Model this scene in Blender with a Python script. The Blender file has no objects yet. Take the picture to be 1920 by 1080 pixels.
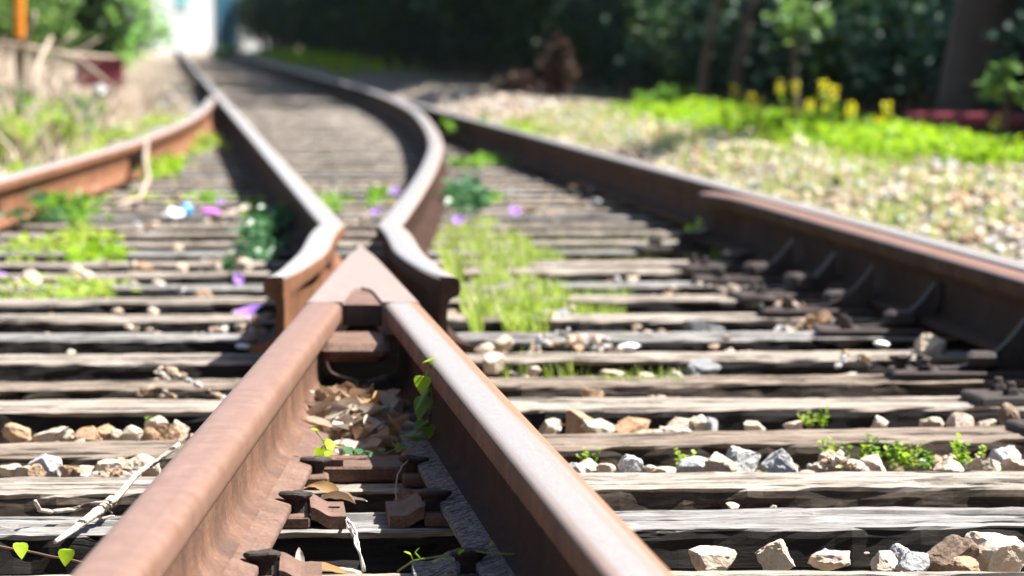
import bpy, math, random
from mathutils import Vector, Matrix, noise
R = random.Random(11)
sc = bpy.context.scene
COL = sc.collection
F_PX, HC, HOR = 7500.0, 0.68, 70.0     # camera focal length in 1920-px units, camera height, horizon row
PITCH = math.atan((540 - HOR) / F_PX)
PI = math.pi

def at(px, py, z=0.0):
    """point of the plane at height z that stands under a photo pixel (used to read the survey off the photo)"""
    a, b = (px - 960) / F_PX, (540 - py) / F_PX
    cp, sp = math.cos(PITCH), math.sin(PITCH)
    d = Vector((a, cp + b * sp, -sp + b * cp))
    t = (z - HC) / d.z
    return Vector((d.x * t, d.y * t, z))

def atY(px, py, Y):
    a, b = (px - 960) / F_PX, (540 - py) / F_PX
    cp, sp = math.cos(PITCH), math.sin(PITCH)
    d = Vector((a, cp + b * sp, -sp + b * cp))
    t = Y / d.y
    return Vector((d.x * t, Y, HC + d.z * t))

# ------------------------------------------------------------------ materials
class NT:
    def __init__(s, name):
        s.m = bpy.data.materials.new(name); s.m.use_nodes = True
        s.t = s.m.node_tree; s.t.nodes.clear()
        s.out = s.n('ShaderNodeOutputMaterial')
        s.tc = s.n('ShaderNodeTexCoord'); s.geo = s.n('ShaderNodeNewGeometry')
    def n(s, kind, **kw):
        nd = s.t.nodes.new(kind)
        for k, v in kw.items(): setattr(nd, k, v)
        return nd
    def l(s, a, b): s.t.links.new(a, b)
    def set(s, sock, v):
        if hasattr(v, 'is_output'): s.l(v, sock)
        elif isinstance(v, (tuple, list)) and len(v) == 3 and sock.type == 'RGBA': sock.default_value = (*v, 1)
        else: sock.default_value = v
    def mapping(s, vec, scale):
        mp = s.n('ShaderNodeMapping'); s.l(vec, mp.inputs[0]); mp.inputs['Scale'].default_value = scale
        return mp.outputs[0]
    def noise(s, vec, scale, detail=6, rough=.6, dist=0):
        nd = s.n('ShaderNodeTexNoise'); s.l(vec, nd.inputs['Vector'])
        nd.inputs['Scale'].default_value = scale; nd.inputs['Detail'].default_value = detail
        nd.inputs['Roughness'].default_value = rough; nd.inputs['Distortion'].default_value = dist
        return nd.outputs['Fac']
    def ramp(s, fac, stops):
        r = s.n('ShaderNodeValToRGB'); s.l(fac, r.inputs[0])
        e = r.color_ramp.elements
        while len(e) < len(stops): e.new(.5)
        for el, (p, c) in zip(e, stops):
            el.position = p; el.color = (*c, 1) if isinstance(c, tuple) else (c, c, c, 1)
        return r.outputs[0]
    def mix(s, fac, a, b, blend='MIX'):
        nd = s.n('ShaderNodeMix', data_type='RGBA', blend_type=blend)
        s.set(nd.inputs[0], fac); s.set(nd.inputs[6], a); s.set(nd.inputs[7], b)
        return nd.outputs[2]
    def math(s, op, a, b=0.0):
        nd = s.n('ShaderNodeMath', operation=op); s.set(nd.inputs[0], a); s.set(nd.inputs[1], b)
        return nd.outputs[0]
    def bump(s, h, strength, dist=.01, normal=None):
        b = s.n('ShaderNodeBump'); s.l(h, b.inputs['Height'])
        b.inputs['Strength'].default_value = strength; b.inputs['Distance'].default_value = dist
        if normal: s.l(normal, b.inputs['Normal'])
        return b.outputs[0]
    def pbr(s, color, rough=.7, metal=0., normal=None, spec=.5):
        p = s.n('ShaderNodeBsdfPrincipled')
        s.set(p.inputs['Base Color'], color); s.set(p.inputs['Roughness'], rough); s.set(p.inputs['Metallic'], metal)
        p.inputs['Specular IOR Level'].default_value = spec
        if normal: s.l(normal, p.inputs['Normal'])
        return p
    def done(s, shader): s.l(shader.outputs[0], s.out.inputs[0]); return s.m

def m_rust(name, c0, c1, c2, rough=.75, spec=.4, bump=.5, scale=1.0):
    t = NT(name); P = t.geo.outputs['Position']
    big = t.noise(P, 9 * scale, 8, .65); fine = t.noise(P, 130 * scale, 5, .7)
    st = t.noise(t.mapping(P, (60, 60, 8)), 2, 5, .6)
    c = t.ramp(big, [(.3, c0), (.5, c1), (.7, c2)])
    c = t.mix(t.ramp(fine, [(.35, .75), (.62, 0.)]), c, tuple(x * .55 for x in c0))
    c = t.mix(t.ramp(st, [(.42, 0.), (.7, .15)]), c, tuple(min(1, x * 1.25) for x in c2))
    return t.done(t.pbr(c, rough, 0, t.bump(t.math('ADD', fine, t.noise(P, 55 * scale, 6, .75)), min(1., bump * 1.5), .003), spec))

def m_railhead(name, pink, strip, steel=None):
    """running surface: uv.x metres along the rail, uv.y metres across it"""
    t = NT(name); uv = t.tc.outputs['UV']; P = t.geo.outputs['Position']
    streak = t.noise(t.mapping(uv, (.35, 150, 1)), 1, 4, .55)
    streak2 = t.noise(t.mapping(uv, (.3, 45, 1)), 1, 3, .5)
    blot = t.noise(P, 22, 9, .78); fine = t.noise(P, 220, 5, .7)
    c = t.mix(t.ramp(blot, [(.38, 0.), (.66, 1.)]), pink, strip)
    c = t.mix(t.ramp(streak, [(.34, .22), (.66, 0.)]), c, tuple(x * .72 for x in strip))
    rough, metal = .38, 0.
    if steel:
        sep = t.n('ShaderNodeSeparateXYZ'); t.l(uv, sep.inputs[0])
        ax = t.math('ABSOLUTE', t.math('ADD', sep.outputs[1], .006))
        band = t.math('ADD', t.math('MULTIPLY', ax, -1), t.math('MULTIPLY', streak2, .05))
        b = t.ramp(t.math('ADD', band, .003), [(.0, 0.), (.016, 1.)])
        b = t.math('MULTIPLY', b, t.ramp(streak, [(.32, .72), (.6, 1.)]))
        c = t.mix(b, c, steel)
        rough = t.math('SUBTRACT', .42, t.math('MULTIPLY', b, .2)); metal = t.math('MULTIPLY', b, .1)
    c = t.mix(t.ramp(fine, [(.3, .5), (.5, 0.)]), c, tuple(x * .5 for x in strip))
    return t.done(t.pbr(c, rough, metal, t.bump(t.math('ADD', fine, t.noise(P, 38, 6, .7)), .45, .0016), .6))

def m_wood(name, light, mid, dark, rough=.85, crack=1.0):
    t = NT(name); P = t.tc.outputs['Object']
    oi = t.n('ShaderNodeObjectInfo')
    off = t.n('ShaderNodeVectorMath', operation='ADD'); t.l(P, off.inputs[0])
    cmb = t.n('ShaderNodeCombineXYZ'); t.l(t.math('MULTIPLY', oi.outputs['Random'], 37.), cmb.inputs[0]); t.l(t.math('MULTIPLY', oi.outputs['Random'], 91.), cmb.inputs[1])
    t.l(cmb.outputs[0], off.inputs[1]); V = off.outputs[0]
    g = t.noise(t.mapping(V, (5, 42, 42)), 1, 9, .72, .6)
    gf = t.noise(t.mapping(V, (16, 170, 170)), 1, 6, .75)
    big = t.noise(t.mapping(V, (3.2, 11, 11)), 1, 7, .7)
    ck = t.noise(t.mapping(V, (2.2, 26, 26)), 1, 5, .6, .5)
    c = t.ramp(g, [(.35, dark), (.46, mid), (.60, light)])
    c = t.mix(t.ramp(big, [(.40, .9), (.62, 0.)]), c, mid)
    c = t.mix(t.ramp(big, [(.30, .7), (.42, 0.)]), c, dark)
    c = t.mix(t.ramp(gf, [(.34, .75), (.54, 0.)]), c, dark)
    crk = t.ramp(ck, [(.385, 1.), (.425, 0.)])
    c = t.mix(t.math('MULTIPLY', crk, crack), c, tuple(x * .25 for x in dark))
    c = t.mix(t.math('MULTIPLY', oi.outputs['Random'], .35), c, tuple(x * .8 for x in mid))
    h = t.math('ADD', t.math('MULTIPLY', g, .6), t.math('ADD', t.math('MULTIPLY', gf, .3), t.math('MULTIPLY', crk, -.9)))
    return t.done(t.pbr(c, rough, 0, t.bump(h, .8, .006), .12))

def m_stone(name, cols, spot):
    t = NT(name); V = t.geo.outputs['Position']
    a = t.noise(V, 45, 7, .65); b = t.noise(V, 230, 5, .75); v = t.noise(V, 22, 4, .5)
    c = t.ramp(a, [(.32, cols[0]), (.5, cols[1]), (.68, cols[2])])
    isl = t.geo.outputs['Random Per Island']
    c = t.mix(t.math('MULTIPLY', isl, .55), c, cols[0])
    c = t.mix(t.ramp(b, [(.36, .8), (.5, 0.)]), c, spot)
    c = t.mix(t.ramp(v, [(.52, 0.), (.68, .55)]), c, cols[0])
    return t.done(t.pbr(c, .9, 0, t.bump(t.math('ADD', b, a), .7, .004), .2))

def m_leaf(name, a, b, trans=.4, rough=.5):
    t = NT(name); isl = t.geo.outputs['Random Per Island']
    n = t.noise(t.tc.outputs['Object'], 40, 3, .6)
    c = t.mix(isl, a, b)
    c = t.mix(t.ramp(n, [(.4, 0.), (.7, .4)]), c, tuple(x * .6 for x in a))
    p = t.pbr(c, rough, 0, None, .12 if 'tree' in name else .3)
    tr = t.n('ShaderNodeBsdfTranslucent'); t.set(tr.inputs[0], c)
    mx = t.n('ShaderNodeMixShader'); mx.inputs[0].default_value = trans
    t.l(p.outputs[0], mx.inputs[1]); t.l(tr.outputs[0], mx.inputs[2])
    return t.done(mx)

def m_plain(name, c, rough=.6, var=.25, scale=30, spec=.4):
    t = NT(name); n = t.noise(t.tc.outputs['Object'], scale, 6, .65)
    col = t.mix(t.ramp(n, [(.35, var), (.6, 0.)]), c, tuple(x * .5 for x in c))
    return t.done(t.pbr(col, rough, 0, t.bump(n, .3, .003), spec))

M = {}
M['web'] = m_rust('rust_web', (.05, .021, .010), (.115, .050, .024), (.20, .10, .055), .7, .45)
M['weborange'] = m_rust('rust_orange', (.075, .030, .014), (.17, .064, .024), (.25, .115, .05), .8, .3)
M['webdark'] = m_rust('rust_dark_and_shade', (.018, .009, .006), (.040, .019, .012), (.062, .032, .021), .85, .12)
M['head'] = m_railhead('rail_head_rust', (.225, .130, .094), (.165, .082, .048))
M['headsteel'] = m_railhead('rail_head_worn', (.24, .135, .08), (.22, .105, .048), (.33, .312, .298))
M['headgrey'] = m_railhead('rail_head_grey', (.31, .25, .22), (.235, .17, .14), (.34, .32, .305))
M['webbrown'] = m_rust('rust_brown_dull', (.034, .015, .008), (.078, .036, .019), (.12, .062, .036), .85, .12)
M['nosehead'] = m_railhead('rail_head_nose', (.285, .222, .19), (.215, .15, .118))
M['crust'] = None
t = NT('grey_crust'); P = t.geo.outputs['Position']
a = t.noise(P, 70, 8, .75, .8); b = t.noise(P, 190, 6, .8)
c = t.ramp(a, [(.38, (.06, .055, .05)), (.48, (.28, .28, .28)), (.60, (.60, .62, .63))])
c = t.mix(t.ramp(b, [(.38, .8), (.55, 0.)]), c, (.03, .025, .022))
M['crust'] = t.done(t.pbr(c, .9, 0, t.bump(t.math('ADD', a, b), 1., .012), .2))
M['plate'] = m_rust('plate_rust', (.075, .038, .025), (.15, .082, .056), (.22, .13, .095), .75, .4, .6, 1.6)
M['iron'] = m_rust('dark_iron', (.016, .011, .009), (.036, .021, .017), (.07, .043, .033), .7, .45, .7, 2.5)
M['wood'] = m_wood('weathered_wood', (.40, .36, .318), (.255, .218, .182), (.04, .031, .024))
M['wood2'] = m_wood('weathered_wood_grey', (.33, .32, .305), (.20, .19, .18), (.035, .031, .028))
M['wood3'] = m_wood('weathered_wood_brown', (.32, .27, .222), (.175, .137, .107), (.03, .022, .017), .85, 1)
M['creo'] = m_wood('creosote_and_nose_shade', (.024, .020, .018), (.011, .009, .008), (.004, .0035, .003), .8)
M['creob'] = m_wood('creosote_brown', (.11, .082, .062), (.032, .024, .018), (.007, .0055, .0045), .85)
M['cream'] = m_stone('stone_cream', ((.38, .30, .22), (.54, .47, .385), (.64, .59, .525)), (.34, .23, .13))
M['tan'] = m_stone('stone_tan', ((.30, .18, .10), (.43, .30, .195), (.54, .43, .325)), (.24, .14, .07))
M['grey'] = m_stone('stone_grey', ((.30, .30, .30), (.42, .42, .415), (.56, .56, .55)), (.22, .21, .20))
M['greydark'] = m_stone('stone_grey_dull', ((.15, .155, .16), (.22, .225, .225), (.30, .30, .295)), (.10, .10, .10))
M['brown'] = m_stone('stone_brown', ((.12, .08, .055), (.24, .175, .125), (.42, .36, .29)), (.06, .04, .03))
M['dryleaf'] = m_leaf('dry_leaf', (.34, .235, .15), (.17, .10, .058), .22, .6)
M['dryleafpale'] = m_leaf('dry_leaf_pale', (.52, .46, .385), (.34, .28, .22), .2, .6)
M['dryleafgold'] = m_leaf('dry_leaf_gold', (.55, .34, .13), (.50, .33, .18), .35, .5)
M['straw'] = m_leaf('straw', (.56, .48, .38), (.27, .19, .14), .2, .7)
M['strawwhite'] = m_plain('bleached_straw', (.72, .70, .66), .6)
M['twig'] = m_wood('twig_bark', (.62, .56, .48), (.42, .36, .30), (.14, .11, .09))
M['heart'] = m_leaf('lime_leaf', (.30, .50, .012), (.42, .58, .02), .5, .4)
M['vine'] = m_leaf('vine_leaf', (.08, .22, .015), (.20, .38, .03), .5, .4)
M['vinedark'] = m_leaf('ivy_leaf', (.02, .085, .03), (.08, .20, .07), .35, .35)
M['stem'] = m_plain('green_stem', (.16, .19, .05), .6)
M['stembrown'] = m_plain('brown_stem', (.16, .09, .06), .7)
M['grass'] = m_leaf('grass_blade', (.20, .34, .03), (.42, .48, .09), .5, .5)
M['lush'] = m_leaf('lush_weed', (.13, .30, .008), (.36, .50, .015), .55, .5)
M['yellow'] = m_leaf('mustard_petal', (.78, .70, .01), (.80, .76, .02), .4, .5)
M['purple'] = m_leaf('morning_glory', (.38, .19, .80), (.50, .27, .85), .45, .5)
M['pinkp'] = m_leaf('pale_throat', (.75, .55, .80), (.8, .62, .82), .4, .5)
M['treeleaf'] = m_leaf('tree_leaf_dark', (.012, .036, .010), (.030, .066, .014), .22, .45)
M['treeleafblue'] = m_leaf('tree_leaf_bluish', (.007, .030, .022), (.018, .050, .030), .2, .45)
M['saplingleaf'] = m_leaf('sapling_leaf', (.09, .20, .05), (.20, .32, .07), .45, .4)
M['bushleaf'] = m_leaf('bush_leaf_bright', (.14, .36, .07), (.32, .52, .11), .5, .5)
M['witherleaf'] = m_leaf('withered_leaf', (.034, .019, .013), (.075, .040, .028), .25, .7)
M['bark'] = m_plain('bark', (.10, .072, .055), .9, .7, 12)
M['barkgrey'] = m_plain('bark_grey', (.050, .038, .031), .9, .6, 7)
M['maroon'] = m_plain('maroon_paint', (.16, .015, .027), .5, .4, 9)
M['darkwood'] = m_plain('dark_frame', (.02, .02, .022), .7)
M['orange'] = m_plain('orange_paint', (.72, .24, .015), .5, .3, 9)
M['white'] = m_plain('white_paint', (.36, .375, .385), .6, .12, 3)
M['teal'] = m_plain('teal_shutter', (.10, .27, .28), .4)
M['bluegate'] = m_plain('blue_paint', (.03, .13, .19), .5, .3, 2)
M['roofp'] = m_plain('pale_roof', (.55, .50, .47), .8)
M['bluecap'] = m_plain('blue_plastic', (.02, .26, .68), .35)
M['whitelit'] = m_plain('white_litter', (.78, .80, .82), .5, .2, 40)
M['magenta'] = m_plain('magenta_wrapper', (.52, .17, .55), .4)

# ground
t = NT('ballast_soil'); P = t.geo.outputs['Position']
a = t.noise(P, 3, 8, .65); b = t.noise(P, 38, 7, .7)
vor = t.n('ShaderNodeTexVoronoi'); t.l(P, vor.inputs['Vector']); vor.inputs['Scale'].default_value = 22
vc = t.n('ShaderNodeSeparateColor'); t.l(vor.outputs['Color'], vc.inputs[0])
c = t.ramp(b, [(.32, (.07, .052, .038)), (.5, (.22, .175, .13)), (.68, (.38, .325, .26))])
c = t.mix(t.ramp(vc.outputs[0], [(.45, 0.), (.95, .6)]), c, (.34, .29, .235))
c = t.mix(t.ramp(a, [(.45, 0.), (.65, .5)]), c, (.30, .25, .17))
h = t.math('ADD', b, t.math('MULTIPLY', vor.outputs['Distance'], -2.))
M['ground'] = t.done(t.pbr(c, .95, 0, t.bump(h, .8, .02), .15))

# ------------------------------------------------------------------ objects
def tag(o, label=None, cat=None, group=None, kind=None):
    if label: o['label'] = label
    if cat: o['category'] = cat
    if group: o['group'] = group
    if kind: o['kind'] = kind
    return o
def link(o, parent=None):
    COL.objects.link(o)
    if parent: o.parent = parent
    return o
def empty(name, loc=(0, 0, 0), rz=0.):
    o = bpy.data.objects.new(name, None); o.location = loc; o.rotation_euler = (0, 0, rz); o.empty_display_size = .05
    return link(o)
class MB:
    def __init__(s): s.v, s.f, s.mi, s.uv = [], [], [], {}
    def add(s, vs, fs, mi=0, uvs=None):
        k = len(s.v); s.v += [tuple(p) for p in vs]
        for f in fs: s.f.append(tuple(i + k for i in f)); s.mi.append(mi)
        if uvs:
            for i, u in enumerate(uvs): s.uv[k + i] = u
    def box(s, c, h, mi=0, rz=0., bev=0.):
        x, y, z = h; pts = []
        if bev <= 0:
            P = [(sx * x, sy * y, sz * z) for sz in (-1, 1) for sx, sy in ((-1, -1), (1, -1), (1, 1), (-1, 1))]
            fs = [(3, 2, 1, 0), (4, 5, 6, 7), (0, 1, 5, 4), (1, 2, 6, 5), (2, 3, 7, 6), (3, 0, 4, 7)]
        else:
            b = min(bev, x * .9, y * .9, z * .9); P = []
            rings = [(-z, x - b, y - b), (-z + b, x, y), (z - b, x, y), (z, x - b, y - b)]
            for zz, xx, yy in rings:
                bb = b
                P += [(-xx + bb, -yy, zz), (xx - bb, -yy, zz), (xx, -yy + bb, zz), (xx, yy - bb, zz), (xx - bb, yy, zz), (-xx + bb, yy, zz), (-xx, yy - bb, zz), (-xx, -yy + bb, zz)]
            fs = [tuple(range(7, -1, -1)), tuple(range(24, 32))]
            for r in range(3):
                for i in range(8):
                    j = (i + 1) % 8; fs.append((r * 8 + i, r * 8 + j, r * 8 + 8 + j, r * 8 + 8 + i))
        ca, sa = math.cos(rz), math.sin(rz)
        s.add([(c[0] + p[0] * ca - p[1] * sa, c[1] + p[0] * sa + p[1] * ca, c[2] + p[2]) for p in P], fs, mi)
    def tube(s, pts, rad, n=6, mi=0, cap=True):
        pts = [Vector(p) for p in pts]; k = len(pts)
        if not isinstance(rad, (list, tuple)): rad = [rad] * k
        vs = []; ref = Vector((.31, .17, .93))
        for i, p in enumerate(pts):
            d = (pts[min(i + 1, k - 1)] - pts[max(i - 1, 0)]).normalized()
            if abs(d.dot(ref)) > .95: ref = Vector((1, .1, .05))
            a = d.cross(ref).normalized(); b = d.cross(a)
            for j in range(n):
                th = 2 * PI * j / n; vs.append(p + (a * math.cos(th) + b * math.sin(th)) * rad[i])
        fs = [(i * n + j, i * n + (j + 1) % n, (i + 1) * n + (j + 1) % n, (i + 1) * n + j) for i in range(k - 1) for j in range(n)]
        if cap: fs += [tuple(range(n - 1, -1, -1)), tuple(range((k - 1) * n, k * n))]
        s.add(vs, fs, mi)
    def lathe(s, prof, c=(0, 0, 0), n=12, mi=0, sx=1., sy=1.):
        vs = []; 
        for r, z in prof:
            for j in range(n):
                th = 2 * PI * j / n; vs.append((c[0] + r * sx * math.cos(th), c[1] + r * sy * math.sin(th), c[2] + z))
        k = len(prof)
        fs = [(i * n + j, i * n + (j + 1) % n, (i + 1) * n + (j + 1) % n, (i + 1) * n + j) for i in range(k - 1) for j in range(n)]
        fs += [tuple(range(n - 1, -1, -1)), tuple(range((k - 1) * n, k * n))]
        s.add(vs, fs, mi)
    def mesh(s, name, mats, smooth=False):
        me = bpy.data.meshes.new(name); me.from_pydata(s.v, [], s.f)
        for m in (mats if isinstance(mats, (list, tuple)) else [mats]): me.materials.append(M[m] if isinstance(m, str) else m)
        me.polygons.foreach_set('material_index', s.mi)
        if smooth: me.polygons.foreach_set('use_smooth', [True] * len(s.f))
        if s.uv:
            lay = me.uv_layers.new(name='UVMap'); dat = []
            for lp in me.loops: dat += s.uv.get(lp.vertex_index, (0, 0))
            lay.data.foreach_set('uv', dat)
        me.update(); return me
    def build(s, name, mats, parent=None, smooth=False, loc=None):
        o = bpy.data.objects.new(name, s.mesh(name, mats, smooth))
        if loc: o.location = loc
        return link(o, parent)
def put(name, me, loc=(0, 0, 0), rot=(0, 0, 0), scale=(1, 1, 1), parent=None):
    o = bpy.data.objects.new(name, me); o.location = loc; o.rotation_euler = rot
    o.scale = (scale,) * 3 if isinstance(scale, (int, float)) else scale
    return link(o, parent)
def nz(x, y=0., z=0.): return noise.noise(Vector((x, y, z)))
def lerp(a, b, t): return a + (b - a) * t
def smst(a, b, x):
    t = max(0., min(1., (x - a) / (b - a))); return t * t * (3 - 2 * t)

# ------------------------------------------------------------------ track plan
def xA(Y): return .1213 - .086 * (Y - 3.733)      # straight rail
def xB(Y): return -.384 + .0068 * (Y - 3.733)     # diverging rail near the crossing
def interp(pts, Y):
    if Y <= pts[0][0]: return pts[0][1]
    for i in range(len(pts) - 1):
        if Y <= pts[i + 1][0]:
            y0, y1 = pts[i][0], pts[i + 1][0]; p1, p2 = pts[i][1], pts[i + 1][1]
            m1 = (p2 - pts[i - 1][1]) / (y1 - pts[i - 1][0]) if i else (p2 - p1) / (y1 - y0)
            m2 = (pts[i + 2][1] - p1) / (pts[i + 2][0] - y0) if i + 2 < len(pts) else (p2 - p1) / (y1 - y0)
            h = y1 - y0; t = (Y - y0) / h
            return (2*t**3 - 3*t*t + 1) * p1 + (t**3 - 2*t*t + t) * h * m1 + (-2*t**3 + 3*t*t) * p2 + (t**3 - t*t) * h * m2
    return pts[-1][1]
PD = [(10.49, -.33), (13.25, -.319), (16, -.325), (19.04, -.363), (23, -.482), (28.2, -.703), (36.4, -1.225), (45.2, -1.93), (55, xA(55) + 1.515), (140, xA(140) + 1.515), (400, xA(400) + 1.515)]
PE = [(-1, -1.88), (8, -1.845), (15, -1.82), (19.5, -1.835), (24.1, -1.965), (28.5, -2.19), (33.2, xA(33.2) - .078)]
def xD(Y): return interp(PD, Y)
def xE(Y): return interp(PE, Y)
def xF(Y):
    base = xA(Y) + 1.45
    return base if Y < 24 else max(base, xD(Y) + .076)
RB, RT = .02, .18     # rail foot underside and running surface

# half profile of the rail (x, z above foot underside) from the foot underside round to the middle of the head
HALF = [(0., 0.), (.064, 0.), (.065, .003), (.065, .011), (.062, .0135), (.032, .021), (.016, .029), (.0095, .042), (.008, .060), (.008, .092),
        (.0105, .106), (.018, .113), (.031, .119), (.0345, .123), (.0355, .130), (.0355, .145), (.0335, .1525), (.029, .157), (.021, .1592), (.010, .160)]
PROF = HALF + [(-x, z) for x, z in HALF[:0:-1]]
NP = len(PROF)
def face_zone(i):
    j = (i + 1) % NP; za, zb = PROF[i][1], PROF[j][1]; zm = (za + zb) / 2
    if zm > .1505: return 0        # running surface
    left = PROF[i][0] < 0 or (i == 0 and False)
    if zm > .108: return 5 if left else 1         # head sides
    if zm < .022: return 3 if PROF[i][0] < 0 else 4   # foot, left / right half
    return 6 if left else 2         # web, left / right face
def rail(path, name, mats, label, zoff=0., group=None, width=None, bumpy=True, inner=0):
    """sweep; path = list of (x, Y); mats = (top, side, web, foot left, foot right)"""
    mb = MB(); L = 0.; P = []
    for i, (x, y) in enumerate(path):
        a = Vector(path[max(i - 1, 0)]); b = Vector(path[min(i + 1, len(path) - 1)]); d = (b - a).normalized(); r = Vector((d.y, -d.x))
        if i: L += (Vector(path[i]) - Vector(path[i - 1])).length
        w = width(i / (len(path) - 1)) if width else 1.
        for k, (px, pz) in enumerate(PROF):
            n1 = nz(x * 9 + k * .7, y * 9, k * .31) * .00025 if bumpy else 0
            if inner and pz > .1 and px * inner > 0: px = inner * .008 + (px - inner * .008) * w
            w_ = 1. if inner else w
            P.append((x + r.x * px * w_, y + r.y * px * w_, RB + zoff + pz + n1)); mb.uv[len(P) - 1] = (L, px)
    mb.v = P
    for i in range(len(path) - 1):
        for k in range(NP):
            j = (k + 1) % NP; mb.f.append((i * NP + k, i * NP + j, (i + 1) * NP + j, (i + 1) * NP + k)); mb.mi.append(face_zone(k))
    mb.f.append(tuple(range(NP - 1, -1, -1))); mb.mi.append(2); e = (len(path) - 1) * NP
    mb.f.append(tuple(range(e, e + NP))); mb.mi.append(2)
    mats = tuple(mats) + (mats[1], mats[2]) if len(mats) == 5 else mats
    o = mb.build(name, mats, None, True)
    me = o.data
    for q in (-1, -2): me.polygons[len(me.polygons) + q].use_smooth = False
    return tag(o, label, 'rail', group)
def frange(a, b, st):
    n = max(1, int(round((b - a) / st))); return [a + (b - a) * i / n for i in range(n + 1)]
NOSE_Y = 7.555
rail([(xB(y), y) for y in frange(.9, NOSE_Y, .06)], 'rail', ('head', 'head', 'web', 'plate', 'plate'), 'broad pinkish rust rail running from bottom left up to the crossing nose')
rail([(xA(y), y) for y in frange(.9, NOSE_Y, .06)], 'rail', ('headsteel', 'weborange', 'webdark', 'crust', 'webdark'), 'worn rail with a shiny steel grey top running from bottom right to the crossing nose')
# wing rails: knee, then parallel to the nose with a flangeway, flared at the end
def wing(side):
    pts = []
    for y in frange(8.36, 12, .035) + frange(12.2, 60, .4)[0:] + frange(62, 420, 6):
        far = xA(y) if side < 0 else xD(y)
        fw = .122 + .030 * smst(9.2, 10.6, y); near = (xB(y) - fw) if side < 0 else (xA(y) + fw)
        k = smst(-.16, .16, y - 10.8)
        x = lerp(near, far, k)
        fl = max(0., (8.75 - y) / .47); x += side * .016 * fl * fl
        pts.append((x, y))
    return pts
NW = len(wing(-1))
def wing_w(t): return lerp(-.55, 1., smst(-.6, 1., (t * (NW - 1)) / 36.))
wl = rail(wing(-1), 'rail', ('headgrey', 'weborange', 'weborange', 'webdark', 'weborange', 'webdark', 'webdark'), 'long straight rail from the far distance bending out left beside the crossing nose', width=wing_w, inner=1)  # same rust all round; left faces coloured darker to stand in for shade
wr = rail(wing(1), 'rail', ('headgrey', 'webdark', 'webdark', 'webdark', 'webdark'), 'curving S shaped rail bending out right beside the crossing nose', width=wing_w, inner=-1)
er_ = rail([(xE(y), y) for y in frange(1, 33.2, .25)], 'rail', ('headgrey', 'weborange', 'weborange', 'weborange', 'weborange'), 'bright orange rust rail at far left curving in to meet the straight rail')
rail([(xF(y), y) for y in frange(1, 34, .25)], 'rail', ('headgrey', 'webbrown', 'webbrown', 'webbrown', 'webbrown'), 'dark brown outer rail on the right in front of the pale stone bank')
def guard():
    out = []
    for y in frange(2.2, 12.75, .1):
        fl = max(0., (y - 12.1) / .65, (2.9 - y) / .7); out.append((xF(y) - .118 - .05 * fl * fl, y))
    return out
rail(guard(), 'guard_rail', ('head', 'webbrown', 'webdark', 'webdark', 'webdark'), 'short check rail set close inside the dark right hand rail', zoff=.008)
for oo, yy in ((er_, 19.3), (er_, 13.6)):
    mb = MB(); n = 8; V = []
    for k in range(n + 1):
        y = yy - .3 + .6 * k / n; x = xE(y)
        V += [(x + .012, y, RB + .03), (x + .034, y, RB + .024), (x + .024, y, RB + .06), (x + .030, y, RB + .112), (x + .012, y, RB + .11)]
    fs = [(k * 5 + q, k * 5 + (q + 1) % 5, k * 5 + 5 + (q + 1) % 5, k * 5 + 5 + q) for k in range(n) for q in range(5)] + [(4, 3, 2, 1, 0), tuple(range(n * 5, n * 5 + 5))]
    mb.add(V, fs); mb.build('fishplate', 'webdark', oo)
    for q in (-.2, -.07, .07, .2):
        mb = MB(); mb.tube([(xE(yy + q) + .026, yy + q, RB + .08), (xE(yy + q) + .052, yy + q, RB + .08)], .02, 6); mb.build('bolt', 'webdark', oo)
# bolts through the wing rails (parts of the rails)
for o, side in ((wl, -1), (wr, 1)):
    for y in (9.1, 9.75, 10.35, 10.9):
        x = (xB(y) - .122 if side < 0 else xA(y) + .122) if y < 10.6 else (xA(y) if side < 0 else xD(y))
        mb = MB(); mb.tube([(x + side * .008, y, .10), (x + side * .03, y, .10)], .021, 6); mb.tube([(x + side * .03, y, .10), (x + side * .052, y, .10)], .011, 8)
        mb.build('bolt', 'plate', o)

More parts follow.
